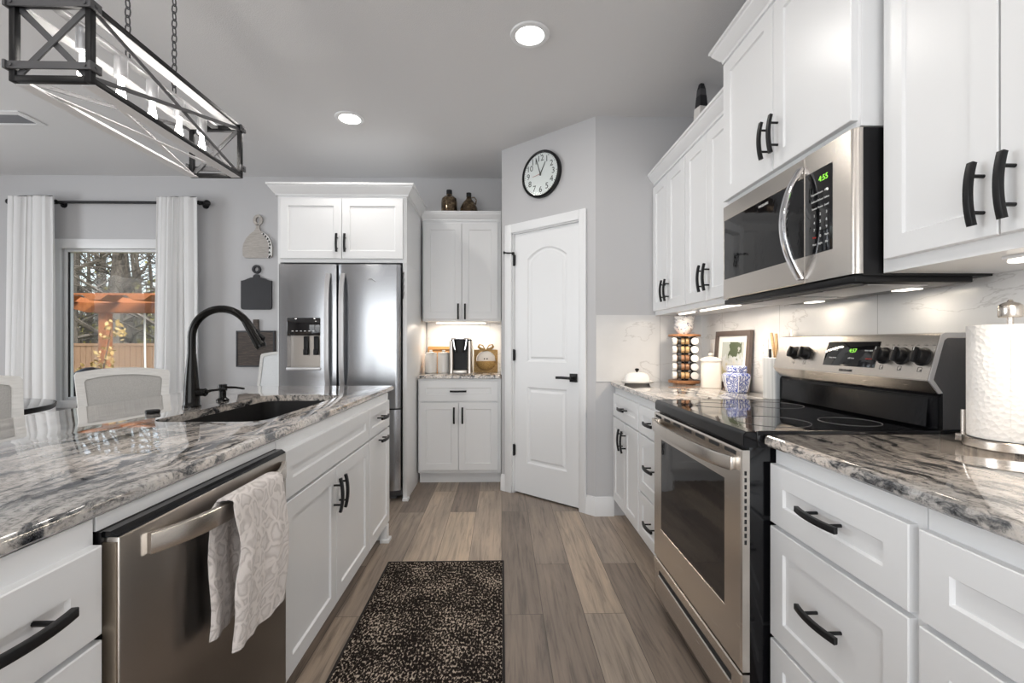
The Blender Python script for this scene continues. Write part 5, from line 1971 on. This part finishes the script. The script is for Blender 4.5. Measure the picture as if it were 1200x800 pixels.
h_ = b_ / 2
for y in (HY0_ + h_, HY1_ - h_):
    g = G()
    for x in (HX0 + h_, HX1 - h_):
        g.box(x - h_, x + h_, y - h_, y + h_, HZ0_, HZ1_, 0.0015)
    for z in (HZ0_ + h_, HZ1_ - h_):
        g.box(HX0 + b_, HX1 - b_, y - h_, y + h_, z - h_, z + h_, 0.0015)
    ef = g.build('end_frame', MAT['plastic'], ch)
    g = G()
    bar(g, (HX0 + b_, y, HZ0_ + b_), (HX1 - b_, y, HZ1_ - b_), 0.009, 0.003, (0, 0, 1))
    bar(g, (HX0 + b_, y + 0.0065, HZ1_ - b_), (HX1 - b_, y + 0.0065, HZ0_ + b_), 0.009, 0.003, (0, 0, 1))
    yy = y - (h_ + 0.003) if y < 1.8 else y + (h_ + 0.003)
    for z in (HZ0_ + 0.045, HZ1_ - 0.012):
        g.box(HX0 - 0.006, HX1 + 0.006, yy - 0.003, yy + 0.003, z - 0.011, z + 0.011, 0.001)
    g.build('cross_brace', MAT['greywood'], ef)
    for x in (HX0, HX1):
        for z in (HZ0_ + 0.045, HZ1_ - 0.012):
            g = G()
            s = -1 if x == HX0 else 1
            g.box(x + (-0.008 if s < 0 else 0.0), x + (0.0 if s < 0 else 0.008), y - 0.02, y + 0.02, z - 0.013, z + 0.013, 0.001)
            g.cyl((x + s * 0.007, y, z), (x + s * 0.011, y, z), 0.005, n=8)
            g.cyl((x - s * 0.012, yy, z), (x - s * 0.012, yy + (-0.006 if y < 1.8 else 0.006), z), 0.005, n=8)
            g.build('corner_clamp', MAT['greywood'], ef)
for x in (HX0 + h_, HX1 - h_):
    for z in (HZ0_ + h_, HZ1_ - h_):
        g = G(); g.box(x - h_, x + h_, HY0_ + b_, HY1_ - b_, z - h_, z + h_, 0.0015)
        rl = g.build('long_rail', MAT['plastic'], ch)
        g = G()
        s = 1 if x < hc else -1
        g.box(min(x + s * h_, x + s * (h_ + 0.003)), max(x + s * h_, x + s * (h_ + 0.003)), HY0_ + b_, HY1_ - b_, z - h_, z + h_)
        zz = -h_ - 0.002
        q = s * 0.034
        g.box(min(x - s * h_ * 0.7, x + q), max(x - s * h_ * 0.7, x + q), HY0_ + b_, HY1_ - b_, z + zz, z + zz + 0.003)
        g.build('pale_strip', MAT['pale'], rl)
for x in (HX0 + 0.004, HX1 - 0.004):
    g = G()
    bar(g, (x, HY0_ + b_, HZ0_ + b_), (x, HY1_ - b_, HZ1_ - b_), 0.007, 0.002, (0, 0, 1))
    s = 0.005 if x < hc else -0.005
    bar(g, (x + s, HY0_ + b_, HZ1_ - b_), (x + s, HY1_ - b_, HZ0_ + b_), 0.007, 0.002, (0, 0, 1))
    g.build('side_brace', MAT['greywood'], ch)
g = G()
bar(g, (HX0 + b_, HY0_ + b_, HZ0_ + 0.005), (HX1 - b_, HY1_ - b_, HZ0_ + 0.005), 0.002, 0.009, (0, 0, 1))
bar(g, (HX1 - b_, HY0_ + b_, HZ0_ + 0.010), (HX0 + b_, HY1_ - b_, HZ0_ + 0.010), 0.002, 0.007, (0, 0, 1))
g.build('bottom_brace', MAT['pale'], ch)
g = G(); g.box(hc - 0.015, hc + 0.015, HY0_ + b_, HY1_ - b_, HZ1_ - 0.016, HZ1_ - 0.004, 0.001)
g.build('socket_bar', MAT['inner'], ch)
for k in range(5):
    y = 1.478 + 0.143 * k
    g = G(); g.lathe([(0, 0), (0.006, 0), (0.008, -0.014), (0.019, -0.018), (0.0195, -0.084), (0.017, -0.088), (0, -0.088)], (hc, y, HZ1_ + 0.004), 20)
    so = g.build('socket', MAT['inner'], ch)
    g = G(); g.lathe([(0, -0.185), (0.008, -0.182), (0.0145, -0.168), (0.0145, -0.15), (0.009, -0.115), (0.008, -0.0885), (0, -0.0885)], (hc, y, HZ1_ + 0.004), 16)
    g.build('bulb', MAT['bulb'], so)
for y in (1.65, 1.88):
    g = G()
    z = HZ1_ - 0.004
    k = 0
    while z < CEIL - 0.05:
        pts = []
        for i in range(12):
            a = 2 * PI * i / 12
            u_, w__ = 0.009 * math.cos(a), 0.019 * math.sin(a)
            pts.append((hc + (u_ if k % 2 else 0), y + (0 if k % 2 else u_), z + 0.019 + w__))
        g.tube(pts, 0.0024, 6, closed=True)
        z += 0.030
        k += 1
    g.cyl((hc, y, z), (hc, y, CEIL - 0.02), 0.004, n=8)
    g.build('chain', MAT['greywood'], ch)
g = G(); g.box(hc - 0.06, hc + 0.06, 1.63, 1.95, CEIL - 0.024, CEIL, 0.004); g.build('canopy', MAT['plastic'], ch)

# ================================================================== DINING END
# curtains
ROD_Z, ROD_Y = 2.465, 4.235
rd_ = T('curtain_rod', 'black curtain rod with ball ends above the dining window', 'curtain rod', (-3.69, ROD_Y, ROD_Z))
g = G(); g.cyl((-4.43, ROD_Y, ROD_Z), (-2.72, ROD_Y, ROD_Z), 0.0125, n=14); g.build('pole', MAT['black'], rd_)
for x in (-4.445, -2.705):
    s = -1 if x < -4 else 1
    g = G(); g.sphere((x + s * 0.012, ROD_Y, ROD_Z), 0.028, 18, 12); g.cyl((x - s * 0.025, ROD_Y, ROD_Z), (x, ROD_Y, ROD_Z), 0.018, n=14); g.build('finial', MAT['black'], rd_)
for x in (-4.05, -2.755):
    g = G(); g.cyl((x, ROD_Y - 0.014, ROD_Z), (x, YB, ROD_Z), 0.008, n=10); g.cyl((x, YB - 0.008, ROD_Z), (x, YB, ROD_Z), 0.03, n=16); g.cyl((x - 0.012, ROD_Y, ROD_Z), (x + 0.012, ROD_Y, ROD_Z), 0.02, n=14); g.sphere((x, ROD_Y - 0.018, ROD_Z), 0.018, 12, 8)
    g.build('bracket', MAT['black'], rd_)


def curtain(label, x0t, x1t, x0b, x1b, seed, npl):
    rnd = random.Random(seed)
    ph = [rnd.uniform(-0.5, 0.5) for _ in range(40)]
    g = G()
    rings = []
    M_ = npl * 14
    for j in range(13):
        t = j / 12
        z = 2.50 - t * (2.50 - 0.015)
        xa, xb = x0t + (x0b - x0t) * t ** 0.8, x1t + (x1b - x1t) * t ** 0.8
        fr_, bk = [], []
        for i in range(M_ + 1):
            u = i / M_
            th = (u + 0.04 * math.sin(u * 8 + seed)) * npl * 2 * PI
            amp = (0.010 + 0.006 * t) * (1 + 0.35 * math.sin(u * 11 + seed))
            x = xa + (xb - xa) * u + 0.006 * math.sin(th * 2 + t * 2)
            y = ROD_Y - 0.056 + amp * (math.sin(th) + 0.35 * math.sin(2.3 * th + seed + t)) + 0.008 * math.sin(u * 7 + t * 3) - 0.004
            fr_.append((x, y - 0.001, z)); bk.append((x, y + 0.001, z))
        rings.append(fr_ + bk[::-1])
    g.loft(rings)
    return tag(g.build('window_curtain', MAT['curtain'], None, 50), label, 'curtain', 'dining window curtains')


curtain('white pleated curtain panel left of the dining window', -4.40, -4.00, -4.44, -3.98, 4, 6)
curtain('white pleated curtain panel between the dining window and the cutting boards', -3.11, -2.74, -3.15, -2.72, 9, 6)


# cutting boards on the wall
def ring2(pts, y):
    return [(x, y, z) for x, z in pts]


def board_body(g, outline, y0, y1, bev=0.004):
    bm2 = bmesh.new()
    lo_ = [bm2.verts.new((x, y0, z)) for x, z in outline]
    hi_ = [bm2.verts.new((x, y1, z)) for x, z in outline]
    n = len(lo_)
    bm2.faces.new(lo_[::-1]); bm2.faces.new(hi_)
    for i in range(n):
        bm2.faces.new([lo_[i], lo_[(i + 1) % n], hi_[(i + 1) % n], hi_[i]])
    g.merge(bm2)


def handled_outline(hw, zb, zs, zn, nw, zt, rr=0.04):
    """board with a neck: half width hw, bottom zb, shoulder zs, neck base zn, neck half width nw, top zt"""
    right = [(hw - 0.02, zb), (hw - 0.006, zb + 0.006), (hw, zb + 0.02), (hw, zs)]
    for i in range(1, 6):
        t = i / 5
        right.append((hw + (nw - hw) * t, zs + (zn - zs) * (t * t * (3 - 2 * t)) if rr else zs))
    right += [(nw, zt - nw)]
    for i in range(1, 5):
        a = R(90 * i / 5)
        right.append((nw * math.cos(a), zt - nw + nw * math.sin(a)))
    return right + [(0, zt)] + [(-x, z) for x, z in right[::-1]]


BY = YB - 0.004
c1 = T('cutting_board', 'whitewashed paddle board with ring handle, topmost on the wall by the refrigerator', 'cutting board', (-2.272, BY, 1.978), 0, 'boards on the wall', local=True)
g = G()
body = [(-0.115, 0.0), (0.118, 0.0), (0.134, 0.02), (0.136, 0.10), (0.125, 0.15), (0.10, 0.20), (0.06, 0.235), (0.028, 0.25), (0.018, 0.27), (0.016, 0.31),
        (-0.014, 0.31), (-0.016, 0.275), (-0.03, 0.25), (-0.07, 0.22), (-0.105, 0.18), (-0.13, 0.13), (-0.137, 0.08), (-0.134, 0.02)]
board_body(g, body, -0.018, 0.0)
ring = [(0.002 + 0.031 * math.cos(R(a)), -0.009, 0.352 + 0.04 * math.sin(R(a))) for a in range(0, 360, 18)]
g.tube(ring, 0, flat=(0.009, 0.0125), up=(0, 1, 0), closed=True)
g.build('board_body', MAT['washboard'], c1)
g = G()
arc = [(0.118, 0.0), (0.134, 0.02), (0.136, 0.10), (0.125, 0.15), (0.10, 0.20), (0.06, 0.235)]
inner = [(0.035, 0.228), (0.075, 0.19), (0.098, 0.145), (0.106, 0.095), (0.105, 0.02), (0.09, 0.0)]
board_body(g, arc + inner, -0.0195, -0.018)
lv = g.build('live_edge', MAT['bead'], c1)
g = G()
rnd = random.Random(2)
for k in range(9):
    t = (k + 0.5) / 9
    i = min(int(t * 5), 4); f_ = t * 5 - i
    ax_ = arc[i][0] + (arc[i + 1][0] - arc[i][0]) * f_; az = arc[i][1] + (arc[i + 1][1] - arc[i][1]) * f_
    ix_ = inner[5 - i][0] + (inner[4 - i][0] - inner[5 - i][0]) * f_; iz = inner[5 - i][1] + (inner[4 - i][1] - inner[5 - i][1]) * f_
    q = rnd.uniform(0.15, 0.5)
    cx_, cz_ = ix_ + (ax_ - ix_) * q, iz + (az - iz) * q
    board_body(g, [(cx_ - 0.009, cz_ - 0.006), (cx_ + 0.006, cz_ - 0.013), (cx_ + 0.01, cz_ + 0.004), (cx_ - 0.003, cz_ + 0.014)], -0.0203, -0.0195)
g.build('dark_marks', MAT['inkd'], lv)
c2 = T('cutting_board', 'plain black square board with short holed handle, middle of the three wall boards', 'cutting board', (-2.284, BY, 1.497), 0, 'boards on the wall', local=True)
g = G()
o2 = handled_outline(0.141, 0.0, 0.268, 0.30, 0.03, 0.33)
board_body(g, o2, -0.018, 0.0)
ring = [(0.03 * math.cos(R(a)), -0.009, 0.375 + 0.03 * math.sin(R(a))) for a in range(0, 360, 18)]
g.tube(ring, 0, flat=(0.009, 0.011), up=(0, 1, 0), closed=True)
g.build('board_body', MAT['slate'], c2)
c3 = T('cutting_board', 'dark stained wooden board with straight handle, lowest of the three wall boards', 'cutting board', (-2.288, BY, 0.965), 0, 'boards on the wall', local=True)
g = G()
board_body(g, [(-0.178, 0.0), (0.178, 0.0), (0.178, 0.335), (0.034, 0.335), (0.024, 0.35), (0.022, 0.44), (-0.022, 0.44), (-0.024, 0.35), (-0.034, 0.335), (-0.178, 0.335)], -0.022, 0.0)
g.build('board_body', MAT['darkboard'], c3)
g = G()
for x0, x1, z0, z1 in ((-0.178, -0.162, 0, 0.335), (0.162, 0.178, 0, 0.335), (-0.162, 0.162, 0, 0.014), (-0.162, 0.162, 0.321, 0.335)):
    g.box(x0, x1, -0.025, -0.0222, z0, z1, 0.001)
g.build('border', MAT['slate'], c3)


# stools at the island and the chair by the wall: local +x faces the island
def back_outline(wt, wb, z0, z1, rise, ins, n=10):
    pts = [(-(wb / 2 - ins), z0 + ins), ((wb / 2 - ins), z0 + ins)]
    wt2 = wt / 2 - ins
    pts.append((wt2, z1 - ins - 0.014))
    for i in range(n + 1):
        s = 1 - 2 * i / n
        pts.append((s * (wt2 - 0.008), z1 - ins + rise * (1 - s * s)))
    pts.append((-wt2, z1 - ins - 0.014))
    return pts


def make_chair(name, label, cat, loc, rotz, seat_h, z0, z1, wt, wb, fmat, pmat, group=None, th=0.05, legs=True, lean=0.22, fr=0.04):
    t = T(name, label, cat, loc, rotz, group, local=True)

    def pos(y, z, d):
        # back plane leans away from the seat and curves a little round the sitter
        x = -0.20 - (z - seat_h) * lean + d + 0.35 * y * y
        return (x, y, z)
    g = G()
    o_ = back_outline(wt, wb, z0, z1, 0.022, 0)
    i_ = back_outline(wt, wb, z0, z1, 0.022, fr)
    g.loft([[pos(y, z, -th) for y, z in o_], [pos(y, z, 0) for y, z in o_], [pos(y, z, 0) for y, z in i_], [pos(y, z, -th) for y, z in i_]], torus=True)
    g.build('back_frame', fmat, t)
    g = G()
    i2 = back_outline(wt, wb, z0, z1, 0.022, fr - 0.003)
    i3 = back_outline(wt, wb, z0, z1, 0.022, fr + 0.012)
    g.loft([[pos(y, z, -th + 0.006) for y, z in i3], [pos(y, z, -th + 0.012) for y, z in i2], [pos(y, z, -0.010) for y, z in i2], [pos(y, z, -0.003) for y, z in i3]])
    g.build('back_panel', pmat, t)
    g = G()
    g.loft([[(x, y, z) for x, y in rrect(-0.215, 0.215, -0.215, 0.215, 0.04, 4)] for z in (seat_h - 0.075, seat_h - 0.03)])
    g.build('seat_rail', fmat, t)
    g = G()
    g.loft([[(x, y, z) for x, y in rrect(-0.215 + i, 0.225 - i, -0.225 + i, 0.225 - i, 0.05, 5)] for i, z in ((0.01, seat_h - 0.0295), (0.0, seat_h - 0.02), (0.0, seat_h + 0.012), (0.012, seat_h + 0.026), (0.05, seat_h + 0.032))])
    g.build('seat', pmat, t)
    for sx in (-1, 1):
        for sy in (-1, 1):
            g = G()
            tp = (sx * 0.185, sy * 0.185, seat_h - 0.06)
            bt_ = (sx * 0.215, sy * 0.205, 0.0)
            g.loft([[(p[0] + a, p[1] + b, p[2]) for a, b in rrect(-w_, w_, -w_, w_, 0.006, 2)] for p, w_ in ((bt_, 0.016), (tp, 0.022))])
            g.build('leg', fmat, t)
    for s in (-1, 1):
        g = G()
        g.loft([[(x + a, s * (wb / 2 - 0.03) + b, z) for a, b in rrect(-0.018, 0.018, -0.016, 0.016, 0.005, 2)] for x, z in ((-0.195, seat_h - 0.07), (-0.205 - (z0 - seat_h) * lean - th / 2 + 0.02, z0 + 0.02))])
        g.build('back_post', fmat, t)
    if seat_h > 0.55:
        g = G(); bar(g, (0.21, -0.19, 0.2), (0.21, 0.19, 0.2), 0.014, 0.012); bar(g, (-0.21, -0.19, 0.28), (-0.21, 0.19, 0.28), 0.012, 0.012)
        g.build('foot_rail', fmat, t)
    return t


a2 = math.atan2(-0.18, 0.40)
make_chair('counter_stool', 'white framed linen counter stool before the dining window', 'stool', (-2.09, 2.63, 0), R(-44), 0.66, 0.70, 1.012, 0.44, 0.40, MAT['whitewood'], MAT['linen'], 'stools along the island')
make_chair('counter_stool', 'white framed linen counter stool cut by the left edge of the photo', 'stool', (-2.277, 2.09, 0), R(-20), 0.66, 0.70, 1.012, 0.44, 0.40, MAT['whitewood'], MAT['linen'], 'stools along the island')
make_chair('high_back_chair', 'white high back chair against the wall under the lowest cutting board', 'chair', (-1.93, 3.78, 0), R(-90), 0.47, 0.50, 1.09, 0.36, 0.42, MAT['whitewood'], MAT['wlinen'], th=0.035, lean=0.12, fr=0.022)
dk = make_chair('dining_chair', 'dark brown wooden dining chair at the round table, mostly behind a stool', 'chair', (-2.93, 3.13, 0), R(180), 0.46, 0.55, 0.86, 0.40, 0.42, MAT['brownwood'], MAT['brownwood'], th=0.03)

# round dining table
tb = T('dining_table', 'round dining table with black edged glossy top at the far left', 'table', (-3.74, 2.93, 0), local=True)
g = G(); g.lathe([(0, 0.735), (0.66, 0.735), (0.68, 0.74), (0.683, 0.75), (0.68, 0.7585), (0.67, 0.76), (0, 0.76)], n=64); tp_ = g.build('tabletop', mat('glossy_dark_top', (0.05, 0.052, 0.06), 0.06), tb)
g = G(); g.lathe([(0.6755, 0.722), (0.682, 0.728), (0.6865, 0.74), (0.6865, 0.757), (0.6835, 0.757), (0.6835, 0.74)], n=64, cap=False); g.build('black_rim', MAT['plastic'], tp_)
g = G(); g.lathe([(0.0, 0.03), (0.09, 0.05), (0.06, 0.12), (0.05, 0.3), (0.075, 0.45), (0.05, 0.62), (0.11, 0.72), (0.11, 0.734), (0, 0.734)], n=32); g.build('pedestal', MAT['brownwood'], tb)
for k in range(4):
    a = R(45 + 90 * k)
    d = Vector((math.cos(a), math.sin(a), 0))
    g = G(); g.tube([d * 0.03 + Vector((0, 0, 0.12)), d * 0.18 + Vector((0, 0, 0.09)), d * 0.38 + Vector((0, 0, 0.022))], [0.03, 0.028, 0.021], 10); g.build('leg', MAT['brownwood'], tb)

# ================================================================== RUG
rg = T('runner_rug', 'dark brown runner rug with beige flecks in the aisle', 'rug', (-0.30, 1.55, 0))
g = G(); g.loft([[(x, y, z) for x, y in rrect(-0.600, 0.002, 0.62, 2.46, 0.006, 2)] for z in (0.0005, 0.008)])
g.build('pile', MAT['rug'], rg)
g = G()
g.loft([[(x, y, z) for x, y in rrect(-0.600 - i, 0.002 + i, 0.62 - i, 2.46 + i, 0.006, 2)] for i, z in ((0.0003, 0.0004), (0.010, 0.0004), (0.010, 0.0085), (0.0003, 0.0085))], torus=True)
g.build('bound_edge', MAT['rugedge'], rg)

# ================================================================== OUTDOORS
GZ = -0.6
g = G(); g.box(-45, 12, YB + TW + 0.02, 60, GZ - 0.2, GZ)
struct(g.build('ground', MAT['grass']))
# fence
fc = T('board_fence', 'tan board privacy fence beyond the pergola', 'fence', (-11, 12, GZ))
g = G()
rnd = random.Random(5)
x = -17.0
while x < -5.0:
    w_ = 0.14
    g.box(x, x + w_ - 0.012, 12.0, 12.02, GZ + 0.03, 1.15 + rnd.uniform(-0.01, 0.01))
    x += w_
g.build('boards', MAT['fence'], fc)
g = G()
g.box(-17, -5, 11.98, 12.04, 1.12, 1.19); g.box(-17, -5, 12.02, 12.06, 0.9, 1.0); g.box(-17, -5, 12.02, 12.06, GZ + 0.3, GZ + 0.4)
g.build('rails', MAT['fence'], fc)
# pergola
pg = T('cedar_pergola', 'orange cedar pergola standing outside the dining window', 'pergola', (-4.6, 7.2, GZ))
for px, py in ((-5.53, 6.5), (-3.4, 6.5), (-5.53, 8.6), (-3.4, 8.6)):
    g = G(); g.box(px - 0.055, px + 0.055, py - 0.055, py + 0.055, GZ, 1.60, 0.006); g.build('post', MAT['cedar'], pg)
for py in (6.5, 8.6):
    g = G(); g.prism([(-5.98, 1.73), (-5.9, 1.66), (-5.72, 1.61), (-2.9, 1.61), (-2.9, 1.745), (-5.98, 1.745)], 'y', py - 0.095, py - 0.055, 0.003)
    g.prism([(-5.98, 1.73), (-5.9, 1.66), (-5.72, 1.61), (-2.9, 1.61), (-2.9, 1.745), (-5.98, 1.745)], 'y', py + 0.055, py + 0.095, 0.003)
    g.build('beam', MAT['cedar'], pg)
for k in range(6):
    x = -5.86 + k * 0.56
    g = G()
    g.prism([(x - 0.17, 1.82), (x - 0.10, 1.77), (x - 0.07, 1.748), (x + 0.07, 1.748), (x + 0.10, 1.77), (x + 0.17, 1.82)], 'y', 6.06, 6.32, 0.004)
    g.prism([(x - 0.05, 1.748), (x + 0.05, 1.748), (x + 0.05, 1.82), (x - 0.05, 1.82)], 'y', 6.32, 9.0, 0.004)
    g.build('rafter', MAT['cedar'], pg)
for y in (6.16, 7.1, 8.0, 8.9):
    g = G(); g.box(-6.1, -2.8, y - 0.02, y + 0.02, 1.82, 1.845, 0.002); g.build('slat', MAT['cedar'], pg)
g = G(); g.tube([(-5.05, 6.575, 1.63), (-5.05, 6.575, 1.1), (-5.04, 6.575, 0.62)], 0.012, 6); g.sphere((-5.04, 6.575, 0.6), 0.035, 10, 6)
g.build('hanging_cord', MAT['trim'], pg)


def leaves(g, c, rad, n, size, rnd, flat=1.0):
    for _ in range(n):
        while True:
            d = Vector((rnd.uniform(-1, 1), rnd.uniform(-1, 1), rnd.uniform(-1, 1)))
            if d.length < 1:
                break
        p = Vector(c) + Vector((d.x * rad[0], d.y * rad[1], d.z * rad[2]))
        a = Vector((rnd.uniform(-1, 1), rnd.uniform(-1, 1), rnd.uniform(-1, 1))).normalized()
        b = a.orthogonal().normalized()
        s = size * rnd.uniform(0.6, 1.3)
        g.poly([p + a * s, p + b * s * 0.5, p - a * s, p - b * s * 0.5])


rnd = random.Random(11)
t = T('evergreen_shrub', 'dark green clipped evergreen outside at the left edge of the window', 'shrub', (-5.75, 6.1, GZ))
g = G(); leaves(g, (-5.86, 6.1, 0.05), (0.27, 0.27, 0.66), 2200, 0.045, rnd); leaves(g, (-5.86, 6.1, 0.5), (0.2, 0.2, 0.55), 1200, 0.04, rnd); g.build('foliage', MAT['leafd'], t, 0)
g = G(); g.tube([(-5.86, 6.1, GZ), (-5.86, 6.1, 0.4)], [0.04, 0.02], 8); g.build('stem', MAT['bark'], t)
t = T('golden_shrub', 'golden leaved plant climbing the pergola post', 'plant', (-5.5, 6.2, GZ))
g = G()
for c_, r_, n_ in (((-5.50, 6.25, 0.75), (0.2, 0.12, 0.22), 90), ((-5.35, 6.28, 1.0), (0.14, 0.1, 0.2), 45), ((-5.28, 6.32, 1.35), (0.18, 0.1, 0.16), 50), ((-5.62, 6.3, 0.5), (0.2, 0.12, 0.2), 60)):
    leaves(g, c_, r_, n_, 0.035, rnd)
g.build('foliage', MAT['leafg'], t, 0)
g = G(); g.tube([(-5.5, 6.25, GZ), (-5.45, 6.28, 0.3), (-5.38, 6.28, 0.8), (-5.3, 6.32, 1.4)], [0.012, 0.01, 0.007, 0.004], 6); g.build('stem', MAT['bark'], t)
t = T('kettle_grill', 'black covered round garden grill in front of the pergola post', 'grill', (-5.1, 5.75, GZ))
g = G(); g.sphere((-5.07, 5.75, 0.68), 0.21, 24, 14); g.build('lid', MAT['plastic'], t)
g = G(); g.lathe([(0.19, 0.0), (0.215, 0.1), (0.222, 0.21), (0.21, 0.215)], (-5.07, 5.75, 0.46), 24); g.build('bowl', MAT['plastic'], t)
for k in range(3):
    a = R(30 + 120 * k)
    g = G(); g.tube([(-5.07 + 0.12 * math.cos(a), 5.75 + 0.12 * math.sin(a), 0.5), (-5.07 + 0.26 * math.cos(a), 5.75 + 0.26 * math.sin(a), GZ)], 0.014, 8); g.build('leg', MAT['inner'], t)


# trees
def tree(loc, h, r0, seed, name, label, group):
    rnd = random.Random(seed)
    t = T(name, label, 'tree', loc, 0, group, local=True)
    g = G()

    def limb(p, d, L, r, lvl):
        pts = [Vector(p)]
        dd = Vector(d).normalized()
        n = 5 if lvl == 0 else 4
        for i in range(n):
            wob = 0.08 if lvl == 0 else 0.32
            dd = (dd + Vector((rnd.uniform(-wob, wob), rnd.uniform(-wob, wob), rnd.uniform(-wob * 0.3, wob * 0.7)))).normalized()
            pts.append(pts[-1] + dd * (L / n))
        rad = [max(0.004, r * (1 - 0.78 * i / n)) for i in range(n + 1)]
        g.tube(pts, rad, 7 if lvl == 0 else 4)
        return pts, rad
    pts, rad = limb((0, 0, 0), (rnd.uniform(-0.08, 0.08), 0, 1), h, r0, 0)
    g.build('trunk', MAT['bark'], t)
    g = G()
    for k in range(20):
        f_ = 0.12 + 0.85 * k / 20
        i = min(int(f_ * 5), 4)
        q = f_ * 5 - i
        p = pts[i].lerp(pts[i + 1], q)
        a = rnd.uniform(0, 2 * PI)
        L = h * rnd.uniform(0.14, 0.30) * (1.15 - 0.5 * f_)
        bp, br = limb(p, (math.cos(a), math.sin(a), rnd.uniform(0.1, 0.8)), L, rad[i] * 0.30, 1)
        for m in range(6):
            j = rnd.randint(1, 3)
            a2_ = rnd.uniform(0, 2 * PI)
            limb(bp[j], (math.cos(a2_), math.sin(a2_), rnd.uniform(-0.1, 0.9)), L * rnd.uniform(0.3, 0.55), br[j] * 0.6, 2)
    g.build('branches', MAT['bark'], t)
    return t


spec = [(-0.925, 13.6, 0.22), (-0.835, 14.6, 0.23), (-0.79, 15.5, 0.19), (-0.745, 13.8, 0.2), (-0.875, 18, 0.15), (-0.99, 15, 0.2)]
labs = ['bare tree with stout trunk left of the pergola post', 'bare tree behind the pergola post, darkest trunk', 'bare tree just right of the pergola post', 'bare tree beside the right curtain edge', 'slender bare tree between the stout trunk and the pergola post', 'bare tree hidden mostly by the left curtain']
for k, (r_, y, rad) in enumerate(spec):
    tree((r_ * y, y, GZ), rnd.uniform(11, 14), rad, 100 + k, 'bare_tree', labs[k], 'bare trees beyond the fence')
for k in range(34):
    y = rnd.uniform(14.5, 30)
    r_ = -1.12 + 0.58 * ((k * 0.618034) % 1)
    tree((r_ * y, y, GZ), rnd.uniform(10, 15), rnd.uniform(0.08, 0.16), 200 + k, 'bare_tree', 'slim grey bare tree deep in the woods behind the fence', 'deep woods bare trees')
# woodland thicket nobody could count
g = G()
for k in range(2600):
    y = rnd.uniform(17, 34)
    x = -rnd.uniform(0.5, 1.2) * y
    z = GZ + abs(rnd.gauss(0, 1)) * 2.2
    s = rnd.uniform(0.05, 0.13)
    a = Vector((rnd.uniform(-1, 1), rnd.uniform(-0.4, 0.4), rnd.uniform(-1, 1))).normalized(); b = a.orthogonal().normalized()
    p = Vector((x, y, z))
    for m in range(3):
        q = p + Vector((rnd.uniform(-0.5, 0.5), rnd.uniform(-0.5, 0.5), rnd.uniform(-0.4, 0.4)))
        g.poly([q + a * s, q + b * s * 0.6, q - a * s, q - b * s * 0.6])
tag(g.build('undergrowth', MAT['leafy'], None, 0), 'yellow green undergrowth leaves in the woods behind the fence', 'undergrowth', kind='stuff')
g = G()
for k in range(900):
    y = rnd.uniform(16, 34)
    x = -rnd.uniform(0.5, 1.2) * y
    p = Vector((x, y, GZ))
    L = rnd.uniform(1.5, 6)
    d = Vector((rnd.uniform(-0.5, 0.5), rnd.uniform(-0.3, 0.3), 1)).normalized()
    q1 = p + d * L * 0.5 + Vector((rnd.uniform(-0.2, 0.2), 0, 0))
    g.tube([p, q1, p + d * L + Vector((rnd.uniform(-0.8, 0.8), 0, 0))], [0.02, 0.014, 0.004], 4)
    for m in range(3):
        e = q1 + d * L * rnd.uniform(-0.2, 0.3)
        g.tube([e, e + Vector((rnd.uniform(-1, 1), rnd.uniform(-0.3, 0.3), rnd.uniform(0.1, 0.8)))], [0.008, 0.003], 4)
tag(g.build('thicket', MAT['bark'], None, 0), 'grey brushwood thicket between the trees behind the fence', 'thicket', kind='stuff')
